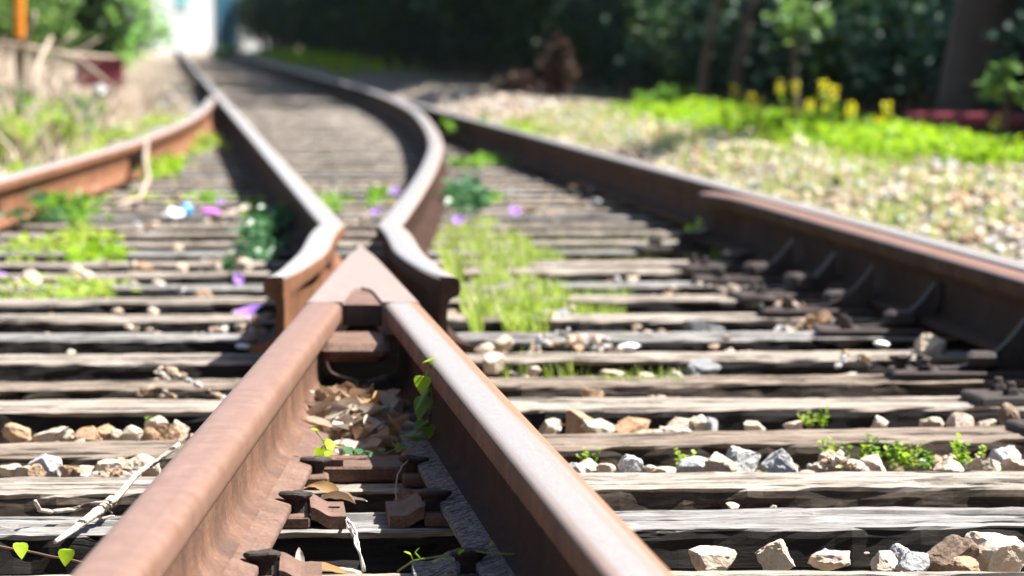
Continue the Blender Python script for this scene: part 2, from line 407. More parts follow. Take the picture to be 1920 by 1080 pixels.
# crossing nose: wedge of steel between the two legs, with a notch and its filler
def nose():
    root = empty('crossing_nose', (xB(8.6) + .04, 8.6, 0))
    tag(root, 'pointed steel crossing nose where the two front rails meet', 'crossing nose')
    off = Vector(root.location)
    y0, hw = NOSE_Y + .002, .0355
    Lx = lambda y: xB(y) - hw; Rx = lambda y: xA(y) + hw
    tip = 9.86
    mb = MB()
    ys = frange(y0, tip, .05); rows = []
    nin = lambda y: (xB(y) + hw + .002, xA(y) - hw - .002)
    ye = 8.0
    def top(y): return RT - .008 * smst(9.0, tip, y)
    # left and right halves as strips of outer edge / inner edge
    for side in (-1, 1):
        V = []
        for y in ys:
            l, r = Lx(y), Rx(y); mid = (l + r) / 2
            a, b = nin(y)
            if y < ye:
                k = math.sqrt(max(0., 1 - max(0., (y - (ye - .12)) / .12) ** 2)) if y > ye - .12 else 1.
                inner = lerp(mid, a if side < 0 else b, k)
            else: inner = mid
            o = l if side < 0 else r; zt = top(y); s_ = side
            if abs(o - inner) < .004: o = inner + side * .004
            V += [(inner, y, zt), (o - s_ * min(.010, abs(o - inner) * .6), y, zt), (o - s_ * min(.003, abs(o - inner) * .3), y, zt - .003), (o, y, zt - .010), (o, y, .13), (o - s_ * min(.02, abs(o - inner) * .5), y, .118), (inner, y, .118)]
        n = 7; fs = []; 
        for i in range(len(ys) - 1):
            for k in range(n):
                j = (k + 1) % n; q = (i * n + k, i * n + j, (i + 1) * n + j, (i + 1) * n + k); fs.append(q if side > 0 else q[::-1])
        fs += [tuple(range(n)) if side < 0 else tuple(range(n - 1, -1, -1))]; e = (len(ys) - 1) * n
        fs += [tuple(range(e + n - 1, e - 1, -1)) if side < 0 else tuple(range(e, e + n))]
        uv = [(p[1], (p[0] - (xB(p[1]) if side < 0 else xA(p[1])))) for p in V]
        mb.add([Vector(p) - off for p in V], fs, 0 if side < 0 else 1, uv)
    mb.build('nose_top', ('nosehead', 'nosehead'), root)
    # notch filler, a little lower, with a rounded far end
    V = []; N = 12
    a, b = nin(y0); pts = [(a + .001, y0), (b - .001, y0)]
    a2, b2 = nin(ye - .13); c = (a2 + b2) / 2; r = (b2 - a2) / 2 - .001
    pts += [(c + r * math.cos(PI * i / N), ye - .13 + .12 * math.sin(PI * i / N)) for i in range(N + 1)]
    mb = MB(); k = len(pts)
    vs = [(x - off.x, y - off.y, .1745) for x, y in pts] + [(x - off.x, y - off.y, .135) for x, y in pts]
    mb.add(vs, [tuple(range(k)), tuple(range(2 * k - 1, k - 1, -1))] + [(i, k + i, k + (i + 1) % k, (i + 1) % k) for i in range(k)])
    mb.mi[1:] = [1] * (len(mb.mi) - 1)  # all but the top coloured dark, standing in for shade in the recess
    mb.build('notch_filler', ('plate', 'iron'), root)
    # web block below, set back
    mb = MB(); ys2 = frange(NOSE_Y + .22, 9.7, .2); V = []
    for y in ys2:
        l, r = xB(y) - .004, xA(y) + .004
        if r - l < .02: m_ = (l + r) / 2; l, r = m_ - .01, m_ + .01
        V += [(l - off.x, y - off.y, .0205), (r - off.x, y - off.y, .0205), (r - off.x, y - off.y, .1175), (l - off.x, y - off.y, .1175)]
    fs = [(0, 1, 2, 3)]
    for i in range(len(ys2) - 1):
        for q in range(4): j = (q + 1) % 4; fs.append((i * 4 + j, i * 4 + q, (i + 1) * 4 + q, (i + 1) * 4 + j))
    mb.add(V, fs); mb.build('nose_web', 'creo', root)  # near-black colour stands in for shade below the nose; steel carries no creosote
nose()
mb = MB(); y = 7.37
mb.box((0, 0, 0), (.062, .165, .016), 0, .03, .012)
tag(mb.build('spacer_block', 'plate', None, False, (xB(y) + .071, y, .110)), 'rusty rounded spacer block bolted inside the pink rail below the nose', 'spacer block')

# ------------------------------------------------------------------ sleepers
def sleeper_mesh(length, width, height, seed, wear=1.):
    mb = MB(); nx = int(length / .024); rr = random.Random(seed)
    prof = []   # (y, z) round the section, clockwise from bottom front
    w, h = width / 2, height
    for t in (0, .35, .65, .85): prof.append((-w, -h + h * t, 1))
    prof += [(-w + .001, -.012, 1), (-w + .006, -.003, 1)]
    n = 24
    for i in range(n): prof.append((-w + .014 + (width - .028) * i / (n - 1), 0., 0))
    prof += [(w - .010, -.006, 0), (w - .002, -.018, 1)]
    for t in (.85, .4, 0): prof.append((w, -h + h * t, 1))
    k = len(prof); sd = seed * 7.3
    # a few splits along the top and broken bites off the edges
    splits = [(rr.uniform(-w * .7, w * .7), rr.uniform(0, length), rr.uniform(.25, 1.6), rr.uniform(.010, .028)) for _ in range(int(length * 7))]
    bites = [(rr.choice((-1, -1, 1)), rr.uniform(0, length), rr.uniform(.015, .12), rr.uniform(.004, .020) * wear) for _ in range(int(length * 9))]
    for i in range(nx + 1):
        x = length * i / nx; sag = .004 * nz(x * .6, sd)
        for (py, pz, kind) in prof:
            y, z = py, pz
            if pz > -.03:
                z += .0022 * nz(x * 2.1, py * 30, sd) + .0022 * nz(x * 8, py * 110, sd + 5) + .0022 * nz(x * 28, py * 160, sd + 8) + sag
                for (sy, sx, sl, dp) in splits:
                    if abs(x - sx) < sl / 2: z -= dp * max(0., 1 - abs(y - sy - .010 * nz(x * 5, sd)) / .009)
                edge = max(0., (abs(py) - w + .03) / .03)
                er = (.5 + .5 * nz(x * 4.3, sd + (9 if py > 0 else 3))) * .007 * wear
                z -= er * edge * edge
            edge2 = 1. if abs(py) > w - .012 else 0.
            if edge2:
                sgn = 1 if py > 0 else -1
                y -= (1. if pz > -.03 else .12) * sgn * ((.5 + .5 * nz(x * 3.7, pz * 12, sd + sgn)) * .012 + .008 * nz(x * 13, pz * 45, sd) + .006 * nz(x * 34, pz * 60, sd + 2)) * wear
                for (bs, bx, bl, bd) in bites:
                    if bs == sgn and abs(x - bx) < bl: 
                        f = (1 - ((x - bx) / bl) ** 2); y -= sgn * bd * f * (1. if pz > -.03 else .08); z -= .3 * bd * f * (pz > -.03)
            y += .006 * nz(x * .9, sd + 20)
            mb.v.append((x - length / 2, y, z))
    for i in range(nx):
        for j in range(k - 1):
            mb.f.append((i * k + j, (i + 1) * k + j, (i + 1) * k + j + 1, i * k + j + 1))
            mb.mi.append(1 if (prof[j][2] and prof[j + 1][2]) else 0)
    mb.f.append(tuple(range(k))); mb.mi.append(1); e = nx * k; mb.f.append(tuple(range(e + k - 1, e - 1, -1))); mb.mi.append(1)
    return mb
rows = [(1069, 1076), (954.5, 963), (884, 891), (806, 824), (744, 750), (701, 711), (658, 663), (621.5, 623), (585, 588), (552.5, 557), (527, 533), (499, 511)]
wtop = ['wood', 'wood2', 'wood', 'wood3', 'wood', 'wood3', 'wood', 'wood2', 'wood', 'wood', 'wood2', 'wood']
ords = ['lowest', 'second', 'third', 'fourth', 'fifth', 'sixth', 'seventh', 'eighth', 'ninth', 'tenth', 'eleventh', 'twelfth']
look = ['only just showing along the bottom edge', 'pale grey with long straight cracks', 'pale top and crumbled black front edge', 'brownish with a bulging bark like front', 'broad smooth sun bleached top', 'dark brown front and low stones behind', 'ending near a white stone', 'bluish grey with a stone heap against it', 'pale top beside the green grass patch', 'grey brown beside the green grass patch', 'narrow pale grey behind the green grass', 'pale top just in front of the crossing knees']
SL = []
def sleeper(yc, tilt, width, seed, top, lab, grp, me=None, x0=None, x1=None, zt=0., side='creo'):
    xl = (xE(yc) - .5 if yc < 33 else xA(yc) - .55) if x0 is None else x0
    xr = ((xF(yc) if yc < 34 else xD(yc)) + .5) if x1 is None else x1
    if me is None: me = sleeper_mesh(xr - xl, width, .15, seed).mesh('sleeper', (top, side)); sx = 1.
    else: sx = (xr - xl) / 3.
    o = put('sleeper', me, ((xl + xr) / 2, yc, zt), (0, 0, tilt), (sx, 1, 1))
    tag(o, lab, 'sleeper', grp); SL.append((yc, o)); return o
for i, (yr, yl) in enumerate(rows):
    a, b = at(1350, yr), at(250, yl); tilt = math.atan2(a.y - b.y, a.x - b.x)
    wd = [.25, .245, .255, .25, .262, .24, .25, .25, .25, .25, .25, .25][i]
    xm = (xE(a.y) - .5 + xF(a.y) + .5) / 2
    yc = a.y + (xm - a.x) * math.tan(tilt) - wd / 2
    s_ = 'creob' if i in (2, 3, 5) else 'creo'
    nth = 'lowest timber sleeper in the picture' if i == 0 else f'{ords[i]} timber sleeper from the bottom'
    sleeper(yc, tilt, wd, i + 1, wtop[i], f'{nth}, {look[i]}', 'timber sleepers of the turnout', side=s_)
sleeper(4.5, .045, .25, 40, 'wood', 'timber sleeper under the camera below the bottom edge', 'timber sleepers of the turnout')
y = 12.05; shared = [sleeper_mesh(3., .25, .15, 60 + q).mesh('sleeper', (w_, 'creo')) for q, w_ in enumerate(('wood', 'wood2', 'wood', 'wood'))]
n_far = 0
while y < 62:
    lab = 'blurred timber sleeper under the converging rails between crossing and switch blades' if y < 34 else 'far blurred grey sleeper of the single track beyond the switch blades'
    sleeper(y, .06 + R.uniform(-.015, .015), .25, 0, None, lab, 'middle distance sleepers' if y < 34 else 'far single track sleepers', shared[n_far % 4])
    y += R.uniform(.56, .66) if y < 34 else .64; n_far += 1

# ------------------------------------------------------------------ terrain
def zg(x, Y):
    u = x - xA(Y)
    ul = (xE(Y) - .6 - xA(Y)) if Y < 33 else -.6
    z = -.078 + .058 * smst(11.8, 16.5, Y) + .016 * nz(x * 3, Y * 3) * (1 - .6 * smst(12, 17, Y)) + .012 * nz(x * 9, Y * 9, 3) * (1 - .6 * smst(12, 17, Y))
    r = smst(1.85, 2.5, u); z += r * (.13 + .05 * nz(x * 1.3, Y * 1.3, 7)) - .06 * smst(3.2, 4.5, u)
    l = smst(0., .8, ul - u); z += l * (.12 + .04 * nz(x * 1.1, Y * 1.1, 9)) + .28 * smst(.8, 2.6, ul - u) * smst(14, 20, Y) * (1 - smst(50, 90, Y))
    return z
us = [-600, -250, -100, -50, -25, -14, -9] + frange(-6.5, 7, .09) + [9, 14, 25, 50, 100, 250, 600]
Ys = [-40, -8, 0, 2, 3] + frange(3.6, 22, .1) + frange(22.3, 50, .3) + frange(52, 130, 3) + [150, 190, 260, 400, 700, 1200]
mb = MB(); nu = len(us)
for Y in Ys:
    for u in us:
        x = xA(min(Y, 400)) + u; mb.v.append((x, Y, zg(x, Y) if abs(u) < 20 else zg(xA(min(Y, 400)) + math.copysign(20, u), Y)))
for i in range(len(Ys) - 1):
    for j in range(nu - 1): mb.f.append((i * nu + j, i * nu + j + 1, (i + 1) * nu + j + 1, (i + 1) * nu + j)); mb.mi.append(0)
tag(mb.build('ground', 'ground', None, True), kind='structure')

# ------------------------------------------------------------------ stones
def ico(sub):
    import bmesh
    bm = bmesh.new(); bmesh.ops.create_icosphere(bm, subdivisions=sub, radius=1.)
    v = [x.co.copy() for x in bm.verts]; f = [tuple(q.index for q in x.verts) for x in bm.faces]; bm.free(); return v, f
ICO = {q: ico(q) for q in (1, 2, 3, 4)}
def rock(sub, seed, planes=11, rough=.06):
    rr = random.Random(seed); v, f = ICO[sub]
    pl = []
    for _ in range(planes):
        n = Vector((rr.gauss(0, 1), rr.gauss(0, 1), rr.gauss(0, 1))).normalized(); pl.append((n, rr.uniform(.52, .86)))
    out = []
    for p in v:
        q = p.copy()
        for n, d in pl:
            k = q.dot(n) - d
            if k > 0: q -= n * k
        q *= 1 + 1.6 * rough * nz(p.x * 2.5 + seed, p.y * 2.5, p.z * 2.5) + rough * .9 * nz(p.x * 7 + seed, p.y * 7, p.z * 7) + rough * .55 * nz(p.x * 16, p.y * 16 + seed, p.z * 16)
        out.append(q)
    return out, f
ROCKS = {}
def rock_mesh(var, mat, sub=3):
    k = (var, mat, sub)
    if k not in ROCKS:
        mb = MB(); v, f = rock(sub, var * 13 + 5); mb.add(v, f); ROCKS[k] = mb.mesh('stone', mat, sub >= 4)
        if sub >= 4:
            ROCKS[k].polygons.foreach_set('use_smooth', [False] * len(f))
    return ROCKS[k]
def stone(px, py, wpx, hpx, mat, lab, Y=None, sub=4, var=None, grp=None, zb=None, depth=None):
    """px,py = middle of its foot line in the photo"""
    g = at(px, py, -.01 if zb is None else zb) if Y is None else atY(px, py, Y)
    s = g.y / F_PX * (.88 if Y is None else 1.); w, h = wpx * s / 2 / .8, hpx * s / 2 / .75
    o = put('stone', rock_mesh(R.randrange(9) if var is None else var, mat, sub), (g.x, g.y + (depth or w * .5), g.z + h * (.36 if Y is None else .5)), (R.uniform(-.3, .3), R.uniform(-.25, .25), R.uniform(0, 6.28)), (w, (w + h) / 2, h))
    return tag(o, lab, 'stone', grp)
# bottom row, sharp
stone(1342, 1069, 98, 50, 'cream', 'cream angular stone with a speckled brown left side, first of the bottom row', 5.2, 4, 0)
stone(1454, 1069, 88, 58, 'cream', 'pale pyramid shaped stone in the middle of the bottom row', 5.2, 4, 1)
stone(1562, 1069, 92, 40, 'cream', 'low beige triangular stone in the bottom row', 5.2, 4, 2)
stone(1654, 1068, 56, 38, 'cream', 'small blocky whitish stone in the bottom row', 5.18, 4, 3)
stone(1692, 1060, 40, 42, 'grey', 'grey chip leaning behind the two small bottom row stones', 5.26, 4, 4)
stone(1716, 1069, 54, 36, 'grey', 'greyish pointed stone beside the big brown rock', 5.17, 4, 5)
stone(1788, 1066, 122, 62, 'brown', 'large dark brown rock with pale edges, bottom right', 5.22, 4, 6)
stone(1862, 1068, 112, 72, 'cream', 'large pale crumbly rock at the bottom right corner', 5.26, 4, 7)
stone(1812, 1070, 56, 22, 'tan', 'flat tan pebble in front of the large bottom right rocks', 5.15, 4, 8)
GR = 'ballast stones lying in the gaps between sleepers'
def stones(lst, where):
    names = {'cream': 'cream', 'tan': 'tan', 'grey': 'grey', 'brown': 'brown'}
    for (px, py, w, h, m) in lst:
        stone(px, py, w, h, m, f'{names[m]} ballast stone {where}', None, 4, None, f'{names[m]} stones {where}')
stones([(1120, 812, 62, 34, 'cream'), (1275, 809, 55, 34, 'cream'), (1303, 808, 44, 42, 'cream'), (1415, 806, 40, 22, 'cream'), (1490, 806, 52, 24, 'cream'), (1650, 806, 40, 36, 'cream'), (1745, 806, 54, 32, 'cream'), (1800, 805, 50, 42, 'cream'), (1850, 806, 44, 28, 'cream'), (1030, 812, 50, 34, 'cream')], 'behind the fourth sleeper right of the shiny rail')
stone(1083, 808, 58, 56, 'tan', 'tall tan stone just right of the shiny rail, behind the fourth sleeper')
stone(1186, 808, 76, 32, 'tan', 'long orange tan stone like a brick behind the fourth sleeper')
stone(1330, 807, 34, 34, 'grey', 'round bluish grey stone alone behind the fourth sleeper')
stone(1893, 802, 44, 60, 'brown', 'upright brownish stone behind the fourth sleeper at the right edge')
stone(1390, 886, 130, 66, 'grey', 'large bluish grey rubble stone behind the third sleeper', zb=-.02)
stone(1350, 890, 62, 52, 'cream', 'white wedge shaped stone left of the large bluish grey rubble', zb=-.01)
stone(1460, 888, 86, 58, 'grey', 'broad pale grey stone right of the large bluish grey rubble', zb=-.01)
stone(1182, 886, 46, 44, 'grey', 'grey brown upright stone behind the third sleeper near the shiny rail')
stones([(1548, 888, 66, 34, 'cream'), (1640, 886, 56, 44, 'cream'), (1780, 886, 62, 28, 'cream'), (1850, 886, 60, 44, 'cream'), (1905, 884, 50, 40, 'cream'), (1105, 886, 50, 34, 'cream'), (1135, 888, 44, 26, 'cream'), (1220, 886, 44, 20, 'cream'), (1250, 888, 52, 18, 'cream')], 'behind the third sleeper right of the shiny rail')
stones([(1305, 886, 70, 40, 'grey'), (1600, 888, 48, 36, 'grey'), (1885, 880, 60, 60, 'grey'), (1080, 890, 44, 30, 'grey')], 'behind the third sleeper right of the shiny rail')
stones([(1375, 953, 42, 10, 'cream'), (1450, 953, 14, 8, 'cream')], 'peeping over the back of the pale cracked sleeper')
# left gaps
stone(32, 826, 58, 44, 'tan', 'tan stone at the left edge behind the fourth sleeper')
stone(96, 828, 84, 34, 'cream', 'wide cream stone left of the pink rail, behind the fourth sleeper')
stone(124, 826, 40, 28, 'cream', 'small cream stone touching the wide cream stone behind the fourth sleeper')
stones([(168, 826, 56, 34, 'tan'), (196, 824, 46, 36, 'tan'), (310, 822, 50, 40, 'tan'), (282, 824, 30, 30, 'tan')], 'behind the fourth sleeper left of the pink rail')
stones([(246, 825, 56, 38, 'cream'), (292, 820, 48, 50, 'cream'), (335, 820, 52, 44, 'cream'), (215, 824, 30, 30, 'cream')], 'behind the fourth sleeper left of the pink rail')
stone(84, 890, 66, 52, 'grey', 'flat topped greyish stone behind the third sleeper at the left')
stone(68, 900, 34, 40, 'tan', 'little orange brown stone leaning on the flat topped greyish stone')
stone(205, 892, 50, 46, 'cream', 'cream shell shaped stone behind the third sleeper left of the pink rail')
stones([(16, 890, 70, 24, 'cream'), (45, 892, 40, 24, 'cream'), (165, 892, 46, 24, 'cream'), (240, 890, 48, 38, 'cream'), (270, 890, 60, 46, 'cream'), (185, 892, 30, 18, 'cream')], 'behind the third sleeper left of the pink rail')
stones([(135, 892, 52, 28, 'tan'), (150, 893, 40, 22, 'tan'), (222, 888, 40, 40, 'tan')], 'behind the third sleeper left of the pink rail')
stone(380, 562, 36, 30, 'tan', 'tan stone sitting on a sleeper left of the pink rail, above a purple flower')
stone(268, 512, 34, 26, 'tan', 'tan stone lying left of the left wing rail')
stones([(298, 540, 28, 20, 'cream'), (250, 508, 30, 24, 'cream'), (404, 510, 22, 26, 'cream'), (340, 508, 28, 20, 'cream'), (455, 510, 34, 32, 'cream'), (438, 490, 34, 26, 'cream'), (218, 592, 26, 18, 'cream'), (286, 590, 28, 18, 'cream'), (88, 628, 14, 8, 'cream'), (330, 470, 24, 20, 'cream'), (195, 505, 40, 24, 'cream'), (250, 540, 30, 22, 'cream'), (160, 530, 36, 34, 'cream'), (20, 540, 34, 30, 'cream'), (58, 532, 44, 34, 'cream'), (140, 520, 30, 30, 'cream')], 'among the blurred sleepers left of the left wing rail')
# right side, soft
stone(1746, 672, 66, 62, 'cream', 'bright white rounded stone on the seventh sleeper near the check rail')
stone(1322, 706, 92, 36, 'greydark', 'broad pale grey stone behind the sixth sleeper')
stone(1318, 628, 80, 34, 'greydark', 'grey mound shaped stone behind the eighth sleeper')
stone(1375, 546, 28, 20, 'cream', 'white square stone at the end of the eleventh sleeper')
stone(1350, 526, 24, 22, 'tan', 'tan stone beside the white square stone near the check rail')
stone(1363, 456, 20, 24, 'tan', 'tan stone standing in the dark beneath the check rail')
stones([(1520, 606, 36, 24, 'tan'), (1545, 612, 26, 40, 'tan'), (1470, 582, 34, 22, 'tan')], 'at the sleeper ends by the check rail')
stones([(1440, 582, 28, 22, 'cream'), (1490, 580, 24, 22, 'cream'), (1600, 642, 20, 18, 'cream')], 'at the sleeper ends by the check rail')
stone(1040, 612, 90, 40, 'greydark', 'pale grey rubble stone right of the green grass patch', zb=-.03)
stones([(998, 532, 24, 20, 'cream'), (1030, 600, 46, 26, 'cream'), (1185, 528, 30, 14, 'cream'), (945, 652, 40, 30, 'cream'), (925, 690, 44, 40, 'cream'), (970, 712, 40, 20, 'cream'), (1150, 712, 50, 26, 'cream'), (1215, 712, 40, 18, 'cream'), (905, 660, 40, 20, 'cream'), (1000, 702, 30, 20, 'cream')], 'right of the crossing among the blurred sleepers')
stones([(1110, 748, 44, 30, 'tan'), (1300, 712, 30, 12, 'tan'), (1060, 512, 22, 12, 'tan')], 'right of the crossing among the blurred sleepers')
stones([(478, 612, 34, 30, 'brown'), (488, 640, 30, 34, 'brown'), (470, 645, 26, 22, 'brown'), (494, 668, 28, 30, 'brown'), (505, 605, 26, 30, 'brown'), (455, 632, 30, 20, 'brown')], 'in the shade along the left side of the pink rail')
stone(760, 952, 52, 50, 'brown', 'brown stone between the two front rails beside the right spike', zb=-.02)
# loose fill
def gravel(name, n, pick, smin, smax, mats, seed, label):
    rr = random.Random(seed); mb = MB(); base = [rock(1 if smax < .03 else 2, 200 + q, 8, .08) for q in range(8)]
    c = 0
    while c < n:
        p = pick(rr)
        if p is None: continue
        x, Y = p; s = rr.uniform(smin, smax) * (1 if rr.random() < .7 else .6); v, f = base[rr.randrange(8)]
        m = Matrix.Rotation(rr.uniform(0, 6.28), 3, 'Z') @ Matrix.Rotation(rr.uniform(-.6, .6), 3, 'X')
        q = Vector((1, rr.uniform(.6, 1), rr.uniform(.45, .8))) * s; z = zg(x, Y) + s * .25 + (max(0., nz(x * 5, Y * 2.2, 12) - .02) * .12 if smax < .03 else 0.)
        mb.add([(m @ Vector((a.x * q.x, a.y * q.y, a.z * q.z))) + Vector((x, Y, z)) for a in v], f, rr.randrange(len(mats))); c += 1
    o = mb.build(name, mats); tag(o, kind='stuff'); return o
def pick_gap(rr):
    Y = 4.3 + 14 * rr.random() ** 1.5; x = rr.uniform(-.1 * Y - .1, .1 * Y + .2)
    if x < -2.3 or x > xF(Y) + .5: return None
    for yc, o in SL[:22]:
        yl = yc + (x - o.location.x) * math.tan(o.rotation_euler.z)
        if abs(Y - yl) < .135: return None
    return x, Y
gravel('gravel', 5200, pick_gap, .005, .021, ('cream', 'tan', 'grey', 'brown'), 3, 'x')
def pick_fines(rr):
    yc, o = SL[rr.choice((2, 2, 2, 3, 3, 4, 5, 6, 7, 8, 9, 10))]; x = rr.uniform(-1.1, 1.2) * o.location.y / 8
    Y = yc + (x - o.location.x) * math.tan(o.rotation_euler.z) + .13 + rr.random() ** 1.5 * .09
    if nz(x * 4.5, yc * 3.) < -.02: return None
    return x, Y
FINES = True
gravel('fines', 2600, pick_fines, .004, .016, ('cream', 'tan', 'grey', 'brown'), 13, 'x').location.z = .045
def pick_bank(rr):
    Y = rr.uniform(8, 46) if rr.random() < .75 else rr.uniform(12, 30); u = rr.gauss(2.4, .36)
    if u < 1.8: return None
    return xA(Y) + u, Y
gravel('rubble', 3800, pick_bank, .010, .040, ('cream', 'cream', 'grey', 'cream', 'tan'), 4, 'x')
def pick_shoulder(rr):
    Y = 2.5 + 22 * rr.random() ** 1.6; s_ = rr.random() < .5
    x = (xF(Y) + .35 + abs(rr.gauss(0, .8))) if s_ else (xE(Y) - .35 - abs(rr.gauss(0, .6)))
    return x, Y
gravel('gravel', 3600, pick_shoulder, .01, .034, ('cream', 'tan', 'grey', 'brown'), 14, 'x')
def pick_left(rr):
    Y = rr.uniform(12, 60); x = (xE(Y) if Y < 33 else xA(Y)) - rr.uniform(.15, 1.3); return x, Y
gravel('gravel', 500, pick_left, .02, .06, ('cream', 'tan', 'grey'), 5, 'x')
for i in range(15):
    Y = 12.5 + i * 1.9 + R.uniform(-.4, .4); u = R.uniform(2.0, 2.75); x = xA(Y) + u; s = R.uniform(.035, .065)
    near = Y < 26
    tag(put('stone', rock_mesh(i % 9, ('cream', 'cream', 'grey')[i % 3], 2), (x, Y, zg(x, Y) + s * .4), (R.random(), R.random(), R.random() * 6), (s * 1.2, s, s * .8)),
        ('blurred pale boulder on the stone bank in front of the green weeds' if near else 'blurred pale boulder far along the bank under the dark trees'), 'stone', 'pale boulders near the weeds' if near else 'pale boulders far along the bank')

# ------------------------------------------------------------------ plates, spikes, chairs
def spike_mesh(seed):
    mb = MB(); rr = random.Random(seed)
    mb.box((0, 0, -.03), (.0085, .0085, .055), 0, .1, .002)
    pr = [(.010, -.012), (.011, .004), (.0145, .012), (.021, .0165), (.0225, .0195), (.021, .0225), (.014, .0238), (.002, .0243)]
    mb.lathe(pr, (-.004, 0, 0), 11, 0, 1.1, .85)
    mb.v = [(x + .0026 * nz(x * 70, y * 70, seed), y + .0026 * nz(y * 70, z * 70, seed), z + .0022 * nz(x * 70, y * 70, seed + 3)) for x, y, z in mb.v]
    return mb.mesh('spike', 'iron')
SPK = [spike_mesh(q) for q in range(4)]
def spike(x, y, zt, lab, tilt=0., mat=None, flip=0):
    o = put('spike', SPK[R.randrange(4)], (x, y, zt), (R.uniform(-.06, .06), tilt, PI if flip else R.uniform(-.2, .2)))
    return tag(o, lab, 'rail spike', None)
def plate_mesh(seed, lip):
    """tie plate, long in x, with a raised lip curving up at the +x end against the rail foot"""
    mb = MB(); n = 12; th = .017; hw = .095; V = []
    for i in range(n + 1):
        x = -.12 + .24 * i / n; up = lip * .030 * smst(.03, .11, abs(x - .0)) * (1 if x > 0 else 0.15)
        for y in (-hw, hw): V += [(x, y, up), (x, y, up + th)]
    fs = []
    for i in range(n):
        a = i * 4; b = a + 4
        fs += [(a + 1, b + 1, b + 3, a + 3), (a, a + 2, b + 2, b), (a, b, b + 1, a + 1), (a + 2, a + 3, b + 3, b + 2)]
    fs += [(0, 1, 3, 2), (n * 4, n * 4 + 2, n * 4 + 3, n * 4 + 1)]
    mb.add(V, fs); return mb
place = ['nearest the camera', 'second from the camera', 'third from the camera', 'fourth from the camera', 'fifth from the camera', 'sixth from the camera', 'seventh from the camera', 'eighth from the camera']
sl_sorted = sorted([(yc, o) for yc, o in SL if yc < 14.5], key=lambda q: q[0])
def sly(o, x): return o.location.y + (x - o.location.x) * math.tan(o.rotation_euler.z)
near = [s for s in sl_sorted if s[0] < 7.2]
for i, (yc, o) in enumerate(near):
    wl_ = place[i]
    # under the pink rail, reaching inwards
    yb = sly(o, xB(yc)); ya = sly(o, xA(yc))
    for nm, xr, yy, s_, mt in (('pink', xB(yb), yb, 1, 'plate'), ('shiny', xA(ya), ya, -1, 'crust' if i == 1 else 'plate')):
        mb = MB(); 
        mb.box((s_ * .0, 0, .009), (.0875, .09, .0085), 0, 0, .003)
        tl = 0. if i == 3 else min(.052, (xA(yy) - xB(yy)) / 2 - .088 - .03)
        # inward tongue with a curved lip next to the foot
        n = 10; V = []; hw = .088
        for k in range(n + 1):
            x = .088 + max(.004, tl) * k / n; up = .013 * (1 - smst(0, .6, k / n)) + .002
            for y in (-hw, hw): V += [(s_ * x, y, up - .002), (s_ * x, y, up + .0155)]
        fs = []
        for k in range(n):
            a = k * 4; b = a + 4
            q = [(a + 1, b + 1, b + 3, a + 3), (a, a + 2, b + 2, b), (a, b, b + 1, a + 1), (a + 2, a + 3, b + 3, b + 2)]
            fs += [f[::-1] for f in q] if s_ > 0 else q
        q = [(0, 1, 3, 2), (n * 4, n * 4 + 2, n * 4 + 3, n * 4 + 1)]; fs += q if s_ < 0 else [f[::-1] for f in q]
        if tl > .01: mb.add(V, fs)
        if i in (2,) and s_ > 0: mb.box((.122, .012, .0185), (.008, .003, .0012), 1)
        p = mb.build('tie_plate', (mt, 'iron'), None, False, (xr, yy, .0015)); p.rotation_euler.z = o.rotation_euler.z
        tag(p, f'rusty tie plate with a curled lip under the {nm} front rail, {wl_}', 'tie plate')
        # spikes at the inner foot edge and the outer one
        spike(xr + s_ * .073, yy - .03 if i != 2 else yy - .035, .020 + (.005 if i in (1, 2) else 0), f'dark rail spike with a broad head inside the {nm} front rail, {wl_}', R.uniform(-.08, .08) , None, s_ < 0)
        spike(xr - s_ * .073, yy + .02, .03, f'dark rail spike on the outer side of the {nm} front rail, {wl_}', 0, None, s_ > 0)
# big plate across the throat under the leaves
mb = MB(); mb.box((0, 0, 0), (.115, .10, .009), 0, 0, .003)
yy = [s for s in near][3][0]
# chairs and braces along the check rail
def chair(y, o, lab):
    xg = xF(y) - .118; yy = sly(o, xg - .1)
    root = empty('rail_chair', (xg, yy, 0), o.rotation_euler.z); tag(root, lab, 'rail chair', None)
    mb = MB(); mb.box((-.085, 0, .011), (.215, .085, .0095), 0, 0, .004); mb.build('plate', 'iron', root)
    mb = MB(); n = 10; V = []
    for k in range(n + 1):       # curved gusset rising to the head
        t_ = k / n; x = -.20 + .17 * t_; z = .024 + .10 * t_ ** 2.6
        V += [(x, -.03, z), (x, .03, z), (x, .03, .0215), (x, -.03, .0215)]
    fs = []
    for k in range(n):
        for q in range(4): j = (q + 1) % 4; fs.append((k * 4 + q, k * 4 + 4 + q, k * 4 + 4 + j, k * 4 + j))
    fs += [(0, 1, 2, 3), (n * 4 + 3, n * 4 + 2, n * 4 + 1, n * 4)]; mb.add(V, fs)
    if R.random() < .65: mb.build('brace', 'iron', root)
    mb = MB(); mb.box((-.115 + R.uniform(-.01, .01), R.uniform(-.03, .03), .042), (R.uniform(.02, .045), R.uniform(.025, .06), R.uniform(.014, .026)), 0, R.uniform(-.2, .2), .008); mb.build('block', 'iron', root)
    for sy in (-.055, .055):
        mb = MB(); mb.lathe([(.016, .021), (.016, .032), (.009, .0325), (.009, .044), (.006, .046)], (-.235, sy * .9, 0), 6); mb.build('bolt', 'iron', root)
    return root
ch = [s for s in sl_sorted if 6.4 < s[0] < 13.2]
